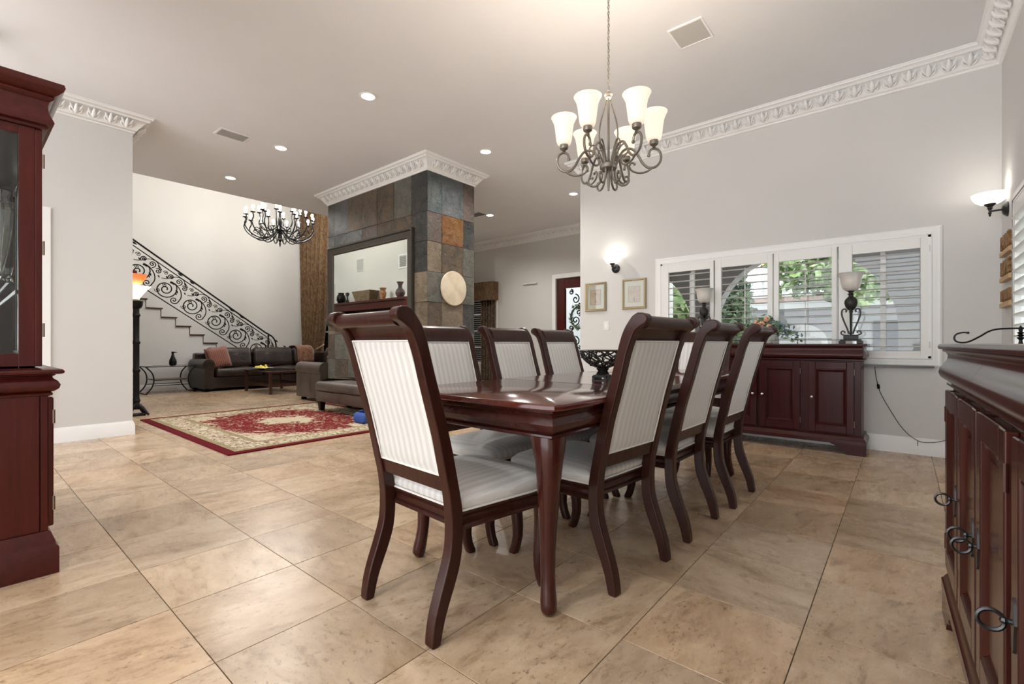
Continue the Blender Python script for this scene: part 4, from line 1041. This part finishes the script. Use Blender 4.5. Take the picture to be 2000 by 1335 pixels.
# ================= SECTIONAL SOFA =================
t = thing('sectional_sofa', 'U-shaped dark brown leather sectional sofa in the living room by the stairs', 'sofa')
A0, A1 = -12.02, -11.08; S0, S1 = 3.32, 6.42; Bf = 5.5; C0, C1 = -8.45, -7.55
q = M().box(A0+.02,A1,S0+.2,S1,.06,.30).box(A1,C0,Bf,S1,.06,.30).box(C0,C1,4.12,S1,.06,.30); q.build('base', LEA, t, bevel=.02, smooth=False)
for (y0, y1) in ((3.57,4.52),(4.53,5.48)): cushion(-11.75,A1+.03,y0,y1,.30,.48).build('seat_cushion', LEA, t, ang=60)
for (x0, x1) in ((-11.1,-9.8),(-9.78,-8.5)): cushion(x0,x1,Bf-.03,6.1,.30,.48).build('seat_cushion', LEA, t, ang=60)
cushion(-11.75,-11.08,5.5,6.1,.30,.48).build('corner_cushion', LEA, t, ang=60)
cushion(C0-.03,-7.85,4.3,5.48,.30,.48).build('seat_cushion', LEA2, t, ang=60)
M().box(A0,A0+.22,S0+.08,S1,.06,.80).build('back_frame', LEA, t, smooth=False, bevel=.04)
M().box(A0+.22,C1,S1-.2,S1,.06,.80).build('back_frame', LEA, t, smooth=False, bevel=.04)
M().box(C1-.2,C1,4.2,S1-.2,.06,.80).build('back_frame', LEA2, t, smooth=False, bevel=.04)
def backc(w, loc, rz, m_=LEA, tilt=-.18):
    i = M().ring(rrect(-w/2, w/2, -.12, .12, .08, 4), [(-.03,0),(-.004,.03),(.0,.12),(.0,.30),(-.01,.38),(-.04,.43),(-.09,.45)])
    i.rot(0, tilt, 'X'); o = i.build('back_cushion', m_, t, ang=60); o.location = loc; o.rotation_euler.z = rz; return o
for y in (4.02, 4.98): backc(.93, (A0+.36, y, .47), PI/2)
backc(.55, (A0+.36, 5.73, .47), PI/2)
for x in (-10.75,-9.75,-8.8): backc(.95, (x, S1-.33, .47), 0)
def arm(nm, m_, loc, rz, L):
    # scroll arm: local x = length direction, profile in yz
    q = M(); c = (0,.565); r = .115
    pts = [(-.09,.06),(.09,.06),(.09,.48)]+[(c[0]+r*math.cos(a_), c[1]+r*math.sin(a_)) for a_ in [R(-45+270*i/14) for i in range(15)]]+[(-.09,.48)]
    q.prism(pts, 'x', 0, L)
    o = q.build(nm, m_, t, ang=40, bevel=.012); o.location = loc; o.rotation_euler.z = rz
    f = M().tube([(L+.004, c[0]+p[0], c[1]+p[1]) for p in spiral((0,0), .10, .015, -90, 1.6, 26)], .014, 6); f = f.build('scroll_front', m_, o)
    return o
arm('arm', LEA, (A0+.05, S0+.11, 0), 0, .93)
arm('arm', LEA2, (C1-.05, 4.11, 0), PI, .86)
for (x, y) in ((A1-.1,S0+.12),(A0+.1,S0+.12),(C0+.08,4.12),(C1-.1,4.12)): M().lathe([(.045,0),(.05,.02),(.035,.06)], 14, (x,y,0)).build('bun_foot', BLK, t)
def pillow(name, label, m_, loc, rot, s=.27, th_=.09):
    q = M()
    def fn(sd):
        def g(u, v):
            x, y = -1+2*u, -1+2*v; e = max(0, (1-x**4)*(1-y**4))**.5; k = 1-.08*(1-e); return (x*s*k, sd*th_*e, y*s*k)
        return g
    q.grid(fn(1), 12, 12); q.grid(fn(-1), 12, 12)
    o = q.build(name, m_, ang=70); o.location = loc; o.rotation_euler = rot; return tag(o, label, 'cushion')
pillow('throw_pillow', 'rust orange ribbed throw pillow at the left end of the leather sofa', RUSTF, (-11.36, 3.70, .70), (R(-14), R(-10), PI/2+.1), .25)
pillow('throw_pillow', 'dark brown pillow at the right end of the sofa back near the slate column', LEA, (-9.6, 6.02, .70), (R(-14), 0, 0), .22)
# throw blanket draped over the back
q = M()
def thr(u, v):
    y = 5.50+.42*v; s_ = u*1.05
    P_ = [(A0-.03,.45),(A0-.035,.80),(A0+.02,.94),(A0+.20,.97),(A0+.36,.955),(A0+.47,.88),(A0+.50,.70),(A0+.52,.55)]
    k = u*(len(P_)-1); i = min(int(k), len(P_)-2); f = k-i; x = P_[i][0]+(P_[i+1][0]-P_[i][0])*f; z = P_[i][1]+(P_[i+1][1]-P_[i][1])*f
    return (x+.006*math.sin(v*17)+.012, y, z+.004*math.sin(v*23))
q.grid(thr, 20, 14); o = q.build('throw_blanket', THROW, ang=80, thick=.02); tag(o, 'rust brown throw blanket draped over the sofa back near the curtains', 'blanket')

# ================= END TABLE + BIRD =================
t = thing('end_table', 'black metal end table with glass top and curved legs left of the sofa', 'side table', (-11.62, 2.86, 0))
EW, ED = .42, .26
for sy in (-1, 1):
    for sx in (-1, 1):
        pts = cr([(sy*EW,.545),(sy*(EW-.10),.42),(sy*(EW-.13),.28),(sy*(EW-.10),.14),(sy*(EW-.01),.012)], 5)
        q = M().tube([(sx*ED, y, z) for y, z in pts], .021, 6, flat=.6); q.build('leg', BLK, t)
    M().box(-ED-.012, ED+.012, sy*EW-.02, sy*EW+.02, 0, .014).build('foot_bar', BLK, t, smooth=False)
q = M().box(-ED,ED,-EW-.01,-EW+.02,.535,.55).box(-ED,ED,EW-.02,EW+.01,.535,.55).box(-ED-.01,-ED+.01,-EW,EW,.535,.55).box(ED-.01,ED+.01,-EW,EW,.535,.55); q.build('top_frame', BLK, t, smooth=False)
M().box(-ED+.01,ED-.01,-EW+.02,EW-.02,.540,.548).build('glass_top', GLASS, t, smooth=False)
M().box(-ED,ED,-EW+.15,EW-.15,.265,.285).build('shelf', BRW, t, smooth=False)
M().tube([(ED,-EW+.13,.17),(ED,EW-.13,.17)], .007, 6).tube([(-ED,-EW+.13,.17),(-ED,EW-.13,.17)], .007, 6).build('stretcher', BLK, t)
bird = M().lathe([(.045,0),(.062,.02),(.068,.07),(.06,.12),(.038,.17),(.024,.215),(.019,.25),(.026,.268),(.024,.285),(.001,.292)], 16)
bird.tube([(0,.015,.272),(0,.05,.274),(0,.08,.266)], [.014,.008,.002], 6)
o = bird.build('bird_figurine', BLK, loc=(-11.55, 2.93, .5505)); tag(o, 'black long necked bird figurine on the glass end table', 'figurine')
o = M().lathe([(.03,0),(.05,.006),(.055,.014),(.001,.008)], 14).build('glass_dish', WHITEP, loc=(-11.62, 2.55, .5505)); tag(o, 'small white dish on the end table left of the bird', 'dish')

# ================= COFFEE TABLE =================
t = thing('coffee_table', 'dark wood coffee table with glass top in front of the leather sofa', 'coffee table', (-10.15, 4.40, 0))
CW, CD = .62, .40
M().box(-CW,CW,-CD,CD,.43,.455).build('top_frame', BRW, t, smooth=False, bevel=.004)
M().box(-CW+.08,CW-.08,-CD+.08,CD-.08,.4555,.459).build('glass_inset', BLACKG, t, smooth=False)
for sx in (-1,1):
    for sy in (-1,1): M().box(*sorted((sx*CW*.98,sx*(CW-.06))), *sorted((sy*CD*.98,sy*(CD-.06))), 0,.43).build('leg', BRW, t, smooth=False, bevel=.004)
for sx in (-1,1): M().box(*sorted((sx*(CW-.02),sx*(CW-.045))), -CD+.05,CD-.05,.15,.20).build('stretcher', BRW, t, smooth=False)
for sy in (-1,1): M().box(-CW+.05,CW-.05,*sorted((sy*(CD-.02),sy*(CD-.045))),.15,.20).build('stretcher', BRW, t, smooth=False)
t = thing('fruit_dish', 'silver dish with yellow flowers on the coffee table', 'dish', (-10.2, 4.15, .4595))
q = M().lathe([(.05,0),(.06,.004),(.15,.03),(.20,.045),(.195,.05),(.14,.035),(.001,.012)], 20); q.build('dish', SILV, t)
q = M(); rg = random.Random(3)
for k in range(22): q.ball((rg.gauss(0,.055), rg.gauss(0,.055), .035+abs(rg.gauss(0,.02))), .026, 7)
q.build('yellow_blossom', mat('yellow_petal', (.80,.66,.10), .6), t)

# ================= MEDIA CONSOLE + VASES (seen in the mirror) =================
t = thing('media_cabinet', 'tall reddish wood media cabinet along the living room side wall seen in the mirror', 'cabinet', (0, LY, 0))
m0, m1, mz = -11.6, -8.42, 2.05
M().box(m0,m1,0.001,.42,mz-.06,mz).build('top', MAHX, t, smooth=False, bevel=.01)
M().box(m0+.03,m1-.03,.001,.38,mz-.22,mz-.06).build('frieze', MAHX, t, smooth=False, bevel=.006)
for x in (m0+.04, m1-.34): M().box(x,x+.30,.001,.37,0,mz-.22).build('side_tower', MAH, t, smooth=False, bevel=.008)
for x in (m0+.19, m1-.19): 
    for z in (.9,): M().ball((x,.385,z), .018, 10).build('knob', BRASS, t)
M().box(m0+.34,m1-.34,.001,.36,0,.62).build('lower_chest', MAH, t, smooth=False, bevel=.008)
M().box(m0+.34,m1-.34,.001,.03,.62,mz-.22).build('back_panel', mat('dark_brown_panel', (.03,.012,.01), .5), t, smooth=False)  # plain dark brown back board
t = thing('television', 'black flat television inside the media cabinet', 'television', (-10.0, LY+.15, .622))
M().box(-.75,.75,-.02,.03,.06,1.0).build('screen', BLACKG, t, smooth=False, bevel=.006); M().box(-.25,.25,-.08,.1,0,.02).box(-.05,.05,-.02,.02,.02,.08).build('stand', BLK, t, smooth=False)
def vase(name, label, cat, prof, m_, x, y=LY+.22, n=20, z=mz): return tag(M().lathe(prof, n).build(name, m_, loc=(x, y, z+.0005)), label, cat)
vase('urn_vase', 'dark mottled urn vase on the media cabinet, rightmost in the mirror', 'vase', [(.05,0),(.07,.02),(.105,.08),(.115,.13),(.09,.19),(.05,.23),(.045,.28),(.06,.33),(.085,.37),(.08,.375),(.05,.33),(.001,.3)], cloth('mottled_urn', (.04,.03,.04), (.16,.09,.08), 7, rough=.3), -8.88)
vase('wooden_vase', 'small orange brown carved vase on the media cabinet seen in the mirror', 'vase', [(.07,0),(.08,.015),(.055,.04),(.075,.10),(.08,.17),(.06,.22),(.07,.26),(.085,.28),(.08,.285),(.001,.25)], cloth('orange_wood_vase', (.22,.08,.03), (.5,.24,.10), 9, rough=.35), -9.55)
vase('dark_vase', 'black round vase at the left edge of the mirror reflection', 'vase', [(.07,0),(.09,.02),(.12,.10),(.11,.2),(.07,.26),(.08,.29),(.001,.28)], BLK, -11.42)
q = M().tube([(0,0,0),(0,0,.10),(.0,0,.24)], [.035,.02,.015], 8); q.ball((0,0,.26), .03, 8)
for s_ in (-1,1): q.tube([(0,0,.18),(s_*.06,0,.21),(s_*.07,0,.27)], .014, 6); q.tube([(0,0,.10),(s_*.05,0,.06),(s_*.045,0,0)], .018, 6)
o = q.build('carved_figurine', DKB, loc=(-11.12, LY+.22, mz+.001)); tag(o, 'small dark carved figurine on the media cabinet seen in the mirror', 'figurine')
q = M().loft([[(x*a_, y*b_, z) for x, y in ((-1,-1),(1,-1),(1,1),(-1,1))] for z, a_, b_ in ((0,.30,.10),(.26,.40,.15))])
o = q.build('basket', cloth('brown_basket_weave', (.11,.065,.03), (.25,.17,.09), 30), smooth=False, bevel=.01, loc=(-10.28, LY+.22, mz)); tag(o, 'wide flared brown basket on the media cabinet seen in the mirror', 'basket')
def wallv(name, label, x, z, s_, inner, lips):
    t = thing(name, label, 'vent', (x, LY, z)); m2 = M().ring([(-s_,-s_),(s_,-s_),(s_,s_),(-s_,s_)], [(0,0),(0,.012),(-lips,.014),(-lips,.002)], cap0=False, cap1=False)
    q = M(); q.v = [(x_, z_, y_) for x_, y_, z_ in m2.v]; q.f = m2.f; q.build('frame', TRIM, t, smooth=False)
    M().box(-s_+lips,s_-lips,0.001,.006,-s_+lips,s_-lips).build('grille', inner, t, smooth=False)
    if lips > .03:
        for i in range(6): M().box(-s_+lips,s_-lips,.006,.010,-s_+lips+.01+i*.04,-s_+lips+.03+i*.04).build('slat', DKGREY, t, smooth=False)
wallv('wall_speaker', 'pale grey square wall speaker seen in the mirror above the basket', -10.86, 3.05, .16, GREYP, .01)
wallv('wall_vent', 'white framed wall vent seen in the right half of the mirror', -9.05, 2.95, .17, GREYP, .04)

# torchere
t = thing('torchere_lamp', 'lit torchere floor lamp with orange and cream glass beside the left wall corner', 'floor lamp', (-8.20, 1.655, 0)); t.scale = (1, 1, .885)
q = M()
for k in range(4):
    i0 = len(q.v); q.tube([(.03,0,.17),(.08,0,.12),(.13,0,.05),(.165,0,.012)], [.03,.028,.022,.016], 7); q.rot(i0, PI/2*k+PI/4)
q.box(-.09,.09,-.09,.09,.0,.03); q.build('base', BLK, t, bevel=.004)
M().lathe([(.045,.10),(.05,.16),(.038,.20),(.05,.24),(.036,.28),(.036,.68),(.048,.70),(.048,.72),(.036,.74),(.036,1.12),(.048,1.14),(.048,1.16),(.036,1.18),(.036,1.55),(.05,1.58),(.036,1.62),(.036,1.68),(.06,1.70),(.075,1.74),(.08,1.80),(.05,1.82),(.03,1.83)], 16).build('pole', BLK, t)
M().lathe([(.02,1.80),(.035,1.83),(.05,1.87),(.12,1.98),(.165,2.03),(.16,2.035),(.11,1.985),(.02,1.87)], 24).build('cream_glass_cone', TORCHW, t, ang=60)
M().lathe([(.03,1.86),(.045,1.90)], 16).build('collar', TORCHG, t)
M().lathe([(.03,2.05),(.06,2.08),(.09,2.13),(.115,2.19),(.125,2.22),(.12,2.222),(.09,2.15),(.03,2.09)], 24).build('orange_glass_bowl', TORCHG, t, ang=60)
M().tube([(0,0,1.82),(0,0,2.08)], .012, 8).build('stem', BRASS, t)
light('torchere_light', 'POINT', (0,0,1.96), TORCH_W, .03, (1,.85,.65), t)

# ================= STAIRS =================
SP = -12.1
st = struct(bpy.data.objects.new('staircase', None)); C.objects.link(st)
RUN, RISE = .2605, .1835
ztread = lambda i: 1.0+RISE*i; yris = lambda i: 4.145-RUN*(i+.95)   # riser i sits between tread i (below) and i+1
body = [(4.145-RUN*(-6)+.0, 0)]
poly = [(LY, 0)]; pts = []
for i in range(-5, 10):
    y = 3.899-RUN*i; z0_ = 1.0+RISE*i
    pts.append((y, z0_-RISE)); pts.append((y, z0_))
pts = [(y, z) for y, z in pts if y > LY]
poly = [(LY,0),(pts[0][0],0)]+pts+[(LY, pts[-1][1])]
M().prism(poly, 'x', VX, SP).build('stringer_wall', WALL, st, smooth=False)
for i in range(-5, 10):
    y1 = 3.899-RUN*i; y0 = y1-RUN; z = 1.0+RISE*i
    if y0 < LY: break
    if i < 9: M().box(VX, SP+.028, y0-.0, y1+.03, z, z+.03).build('tread', BRW, st, smooth=False, bevel=.006)
    M().box(VX, SP+.006, y1-.004, y1+.008, z-RISE+.03, z).build('riser', BRW, st, smooth=False)
# railing
t = thing('stair_railing', 'black wrought iron scroll railing running up the staircase', 'railing', (SP-.02, 0, 0))
sl = -.7035; zr_ = lambda Y: 2.15+(Y-2.584)*sl
q = M(); q.tube([(0,1.35,zr_(1.35)+.865),(0,4.99,1.278-.0)]+[(0,y,z) for y, z in cr([(5.07,1.235),(5.17,1.16),(5.235,1.03),(5.25,.84),(5.25,.5),(5.25,.05)],4)], .019, 8); q.build('handrail', BLK, t)
M().tube([(0,1.35,zr_(1.35)+.735),(0,5.03,zr_(5.03)+.735)], .011, 6).build('upper_bar', BLK, t)
M().tube([(0,1.35,zr_(1.35)),(0,5.05,zr_(5.05))], .011, 6).build('lower_bar', BLK, t)
M().tube([(0,5.06,.1),(0,5.06,1.22)], .020, 6).build('newel_post', BLK, t)
al = math.atan(sl)
def unit():
    q = M()
    def T(p): return (0, p[0]*math.cos(al)-p[1]*math.sin(al), p[0]*math.sin(al)+p[1]*math.cos(al))
    def tb(pts, r=.011, ball=True, lump=None):
        q.tube([T(p) for p in pts], r, 5)
        if ball: q.ball(T(pts[-1]), .015, 6)
    def sp_(c, r0, r1, a0, turns, r=.0105): tb(spiral(c, r0, r1, a0, turns), r)
    sp_((0,.215), .215, .03, 60, -2.1, .012)
    tb(cr([(-.02,.393),(.10,.41),(.21,.37),(.29,.30),(.33,.22),(.335,.12)],4), [.022,.026,.022,.018,.014,.012]+[.011]*15, False)
    sp_((.255,.115), .09, .015, 20, -1.4)
    sp_((-.10,.11), .055, .012, 200, 1.4, .007)
    sp_((-.06,.28), .055, .012, 60, 1.3, .007)
    sp_((.10,.495), .075, .012, -60, 1.5)
    sp_((.26,.44), .065, .012, 160, -1.4)
    sp_((-.07,.49), .060, .012, 240, -1.5)
    sp_((.385,.50), .05, .012, 200, -1.3, .007)
    tb(cr([(-.19,.36),(-.10,.42),(.0,.55),(.12,.585),(.22,.54),(.30,.50)],4), .008, False)
    for p, r in (((.19,.30),.028),((.205,.25),.020),((.03,.40),.024),((.08,.41),.022),((.22,.53),.026),((.25,.49),.018),((-.13,.44),.02),((.33,.36),.02)):
        q.tube([T((p[0]-r*1.3,p[1]+r*.5)), T(p), T((p[0]+r*1.3,p[1]-r*.8))], [.004, r*.8, .004], 6)
    return q
u0 = None; SU = .583*math.cos(al)
for k in range(-3, 5):
    Y = 2.82+SU*.99*k - (.0 if k < 3 else .01*k)
    if Y < 1.4: continue
    loc = (0, Y, zr_(Y)+.012+.0)
    if u0 is None: u0 = unit().build('scroll_panel', BLK, t, ang=70); u0.location = loc
    else: inst(u0, loc, parent=t)
q = M()
for k in range(-2, 3):
    Y = 3.32+1.02*k
    for dy in (-.11,.11): 
        y = Y+dy; q.tube([(0,y-.05,zr_(y-.05)+.80),(0,y,zr_(y)+.80),(0,y+.05,zr_(y+.05)+.80)], [.003,.022,.003], 6)
q.build('handrail_leaf', BLK, t)

# ================= CURTAINS =================
def drape(name, label, x0, x1, y, z0, z1, m_, tie=None, folds=9, dep=.05):
    q = M()
    def fn(u, v):
        z = z1+(z0-z1)*u; w0, w1 = x0, x1
        if tie:
            tz, tl, tw = tie; k = max(0, min(1, (z1-z)/(z1-tz)))**2.2
            w1 = x1+(tl+tw-x1)*k; w0 = x0+(tl-x0)*k*1.0
        x = w0+(w1-w0)*v
        return (x, y-dep*(1+math.sin(v*folds*2*PI+.4*math.sin(u*5))*.9), z)
    q.grid(fn, 26, folds*8); o = q.build(name, m_, ang=80, thick=.008); return tag(o, label, 'curtain')
drape('curtain', 'tall bronze damask curtain tied back in the living room behind the sofa', -13.12, -11.65, VY-.02, .12, 5.3, DRAPE, (.9, -12.95, .75), 6, .15)
o = tag(M().tube([(-13.0,VY-.19,1.25),(-12.7,VY-.21,1.05),(-12.25,VY-.21,.86),(-12.0,VY-.15,.98)], .02, 6).build('tieback_cord', mat('gold_cord', (.5,.38,.18), .7)), 'pale gold tieback cord around the tall living room curtain', 'cord')
# hall valance + curtains
t = thing('window_valance', 'boxy bronze damask valance over the hall window beside the column', 'valance', (0, HY, 0))
M().box(-8.75+.1,-7.52,-.22,-.001,2.06,2.50).build('cornice_box', DRAPE, t, smooth=False, bevel=.012)
M().tube([(-8.6,-.225,2.06),(-7.52,-.225,2.06)], .012, 6).build('welt', DRAPED, t)
drape('curtain', 'dark gathered curtain hanging under the boxy hall valance', -8.0, -7.56, HY-.03, .10, 2.08, DRAPED, None, 5, .06)

# ================= LIVING CHANDELIER =================
lx_, ly_ = -10.25, 4.52
t = thing('living_chandelier', 'large black multi arm chandelier with many glowing bulbs in the living room', 'chandelier', (lx_, ly_, 0))
dz = 0.0
M().lathe([(.001,3.06),(.012,3.10),(.02,3.14),(.012,3.17),(.04,3.22),(.018,3.26),(.03,3.30),(.018,3.33),(.06,3.38),(.10,3.43),(.06,3.48),(.03,3.52),(.05,3.60),(.03,3.70),(.02,3.9),(.05,4.0),(.02,4.06),(.01,4.1)], 16).build('hub', BLK, t)
a1 = cr([(.04,3.44),(.22,3.26),(.42,3.22),(.60,3.32),(.68,3.46),(.64,3.56),(.655,3.64)],4)
a2 = cr([(.04,3.52),(.16,3.42),(.30,3.42),(.40,3.54),(.38,3.66),(.40,3.76)],4)
deco = cr([(.30,3.235),(.36,3.36),(.46,3.42),(.50,3.36),(.44,3.33)],3)
def mkarm(p, e, dk):
    q = M().tube([(x,0,z) for x, z in p], .0125, 6)
    if dk: q.tube([(x,0,z) for x, z in dk], .009, 5)
    q.lathe([(.01,e[1]),(.045,e[1]+.012),(.05,e[1]+.02),(.02,e[1]+.025)], 10, (e[0],0,0))
    return q
A_ = B_ = None
for k in range(15):
    a = 2*PI*k/15
    if A_ is None:
        A_ = mkarm(a1, (.655,3.64), deco).build('arm', BLK, t)
        c1_ = M().lathe([(.014,3.66),(.014,3.73)], 8, (.655,0,0)).build('candle_sleeve', WHITEP, t); b1_ = M().ball((.655,0,3.765), .030, 8, 1.3).build('bulb', BULB, t)
        A_ = [A_, c1_, b1_]
    else:
        for o in A_: inst(o, (0,0,0), (0,0,a), t)
for k in range(8):
    a = 2*PI*k/8+.2
    if B_ is None:
        B_ = mkarm(a2, (.40,3.76), None).build('arm', BLK, t); c1_ = M().lathe([(.014,3.78),(.014,3.85)], 8, (.40,0,0)).build('candle_sleeve', WHITEP, t); b1_ = M().ball((.40,0,3.885), .030, 8, 1.3).build('bulb', BULB, t)
        B_ = [B_, c1_, b1_]
        for o in B_: o.rotation_euler.z = a
    else:
        for o in B_: inst(o, (0,0,0), (0,0,a), t)
M().tube([(0,0,4.1),(0,0,5.99)], .01, 6).build('chain', BLK, t)
for k in range(6): a = PI/3*k; light('bulb_light', 'POINT', (.5*math.cos(a), .5*math.sin(a), 3.95), LIV_W*3, .06, (1,.96,.9), t)

# cord behind the sideboard
q = M().tube(cr([(-.205,BY-.03,.80),(-.20,BY-.025,.72),(-.17,BY-.02,.56),(-.10,BY-.02,.40),(0.0,BY-.025,.22),(.10,BY-.03,.13),(.19,BY-.03,.125),(.27,BY-.03,.15),(.36,BY-.03,.19)],6), .0028, 5)
q.tube([(-.181,BY-.021,.62),(-.176,BY-.021,.58)], .011, 8); q.tube([(.10,BY-.03,.13),(.10,BY-.02,.08)], .0025, 5)
tag(q.build('power_cord', BLK), 'thin black power cord hanging from the sideboard to the baseboard under the window', 'cord')

# china-side tiny wall fixture at the left picture edge
t = thing('wall_bracket', 'small black metal bracket high on the wall at the far left edge', 'bracket', (-5.62, .13, 3.28))
M().box(-.02,.02,-.10,.10,-.012,.012).box(-.02,.02,.085,.10,-.10,.012).box(-.02,.02,-.10,-.085,-.10,.012).box(-.02,.02,-.1,.1,.012,.22).build('frame', BLK, t, smooth=False)

# ================= OUTSIDE =================
t = struct(bpy.data.objects.new('porch', None)); C.objects.link(t)
def archwall(name, cxs, R_, zc, x0, x1, y, z1, th_, m_, par):
    q = M()
    n = 20; xs = x0
    cuts = []
    for c in cxs: cuts.append((c-R_, c+R_, c))
    cur = x0
    for a, b, c in cuts:
        if a > cur: q.box(cur, a, y, y+th_, -.1, z1)
        pts = [(c+R_*math.cos(PI*i/n), zc+R_*math.sin(PI*i/n)) for i in range(n+1)]
        for (xa, za), (xb, zb) in zip(pts, pts[1:]):
            if xb < x0: continue
            b0 = len(q.v); q.v += [(xa,y,za),(xb,y,zb),(xb,y,z1),(xa,y,z1),(xa,y+th_,za),(xb,y+th_,zb),(xb,y+th_,z1),(xa,y+th_,z1)]
            q.f += [tuple(b0+i for i in f) for f in ((0,1,2,3),(7,6,5,4),(0,4,5,1))]
        cur = b
    if cur < x1: q.box(cur, x1, y, y+th_, -.1, z1)
    return q.build(name, m_, par, smooth=False)
archwall('arcade_wall', [-3.9,-1.22,1.9], 1.17, 1.22, -3.29, 3.3, 8.0, 2.95, .3, PORG, t)
M().box(HX+.15,3.3,BY+.15,8.3,2.80,2.95).build('porch_ceiling', PORG, t, smooth=False)
M().box(1.6,1.75,BY+.15,8.0,-.1,2.8).build('porch_end_wall', PORG, t, smooth=False)
t = thing('porch_lantern', 'brown ceiling lantern hanging in the porch outside the third shutter', 'lantern', (-1.45, 7.0, 2.05))
M().lathe([(.001,.0),(.02,.01),(.01,.05),(.03,.07),(.10,.12),(.11,.15)], 14).build('glass', mat('amber_glass', (.6,.42,.2), .3, emit=(1,.7,.35), es=.8), t); M().lathe([(.11,.15),(.13,.17),(.05,.21),(.012,.24),(.012,.75)], 14).build('cap', BLK, t)
t = thing('neighbour_house', 'white two storey house with balustraded terrace and arched door outside', 'house', (-2.6, 18.0, 0))
M().box(-6,6,.0,4,-.3,2.6).build('lower_wall', STUC, t, smooth=False)
M().box(-6,6,2.5,5,2.6,5.2).build('upper_wall', STUC, t, smooth=False)
M().box(-6.2,6.2,-1.75,0.1,2.05,2.30).box(-6.2,6.2,-1.8,.1,2.42,2.5).build('terrace_slab', STUC, t, smooth=False)
M().box(-6.2,6.2,-1.78,.1,2.3,2.42).build('roof_tile_band', ROOFT, t, smooth=False)
for x in (-5,-3.2,-1.4,1.5,3.2,5): M().lathe([(.16,-.3),(.14,-.2),(.12,0),(.11,1.9),(.15,1.98),(.16,2.05)], 14, (x,-1.5,0)).build('column', STUC, t)
bl = None
for k in range(40):
    x = -5.9+k*.3
    if bl is None: bl = M().lathe([(.05,0),(.03,.05),(.06,.14),(.055,.2),(.025,.34),(.04,.42),(.04,.46)], 8).build('baluster', STUC, t); bl.location = (x,-1.6,2.5)
    else: inst(bl, (x,-1.6,2.5), parent=t)
M().box(-6.1,6.1,-1.68,-1.52,2.96,3.04).build('balustrade_rail', STUC, t, smooth=False)
q = M(); q.prism([(-.75,-.2),(.75,-.2),(.75,1.05)]+[(.75*math.cos(PI*i/14), 1.05+.6*math.sin(PI*i/14)) for i in range(15)]+[(-.75,1.05)], 'y', -.06, .0); q.build('arched_door_surround', TRIM, t, smooth=False)
M().box(-.5,.5,-.08,-.06,-.2,1.0).build('door_leaf', mat('grey_door', (.30,.31,.33), .5), t, smooth=False)
for x in (-4.2,-2.4,2.4,4.2): M().box(x-.5,x+.5,-.03,0,.4,1.7).build('window', mat('dark_window', (.12,.13,.15), .2), t, smooth=False)
def tree(label, x, y, z, r, h, m_, n=1500, cone=False, seed=1, leaf=.12):
    t = thing('tree', label, 'tree', (x, y, 0)); rg = random.Random(seed)
    M().tube([(0,0,-.3),(.05,0,h*.3),(0,.05,z)], [.14,.10,.05], 8).build('trunk', BARK, t)
    q = M()
    for k in range(n):
        if cone:
            u = rg.random()**1.2; rr = r*(1-u*.75)*math.sqrt(rg.random()); a_ = rg.uniform(0,2*PI); c = Vector((rr*math.cos(a_), rr*math.sin(a_), .1+u*h))
        else:
            d = Vector((rg.gauss(0,1),rg.gauss(0,1),rg.gauss(0,1))).normalized()*r*(rg.random()**.4); d = d*(1+.25*math.sin(d.x*4)*math.cos(d.z*5)); c = Vector((d.x,d.y,z+d.z*.75))
        u_ = Vector((rg.gauss(0,1),rg.gauss(0,1),rg.gauss(0,1))).normalized(); v_ = u_.orthogonal().normalized(); s_ = leaf*rg.uniform(.6,1.3)
        b = len(q.v); q.v += [tuple(c-u_*s_), tuple(c+v_*s_*.5), tuple(c+u_*s_), tuple(c-v_*s_*.5)]; q.f.append((b,b+1,b+2,b+3))
    o = q.build('foliage', m_, t, smooth=False, normals=False); o['kind'] = 'stuff'
    return t
tree('dark cone shaped cypress outside the second shutter', -3.25, 12.0, 1.6, 1.0, 3.2, LEAFD, 2600, True, 2, .10)
tree('bright green leafy tree in front of the white house outside', -1.3, 14.3, 3.25, 1.60, 3.0, LEAFM, 3000, False, 3, .15)
tree('green tree outside the rightmost shutter', .4, 11.6, 2.6, 1.2, 3.0, LEAFM, 2400, False, 4, .13)
tree('pale tree outside the leftmost shutter', -3.95, 10.0, 1.9, 1.05, 3.0, LEAFM, 1500, False, 5, .13)
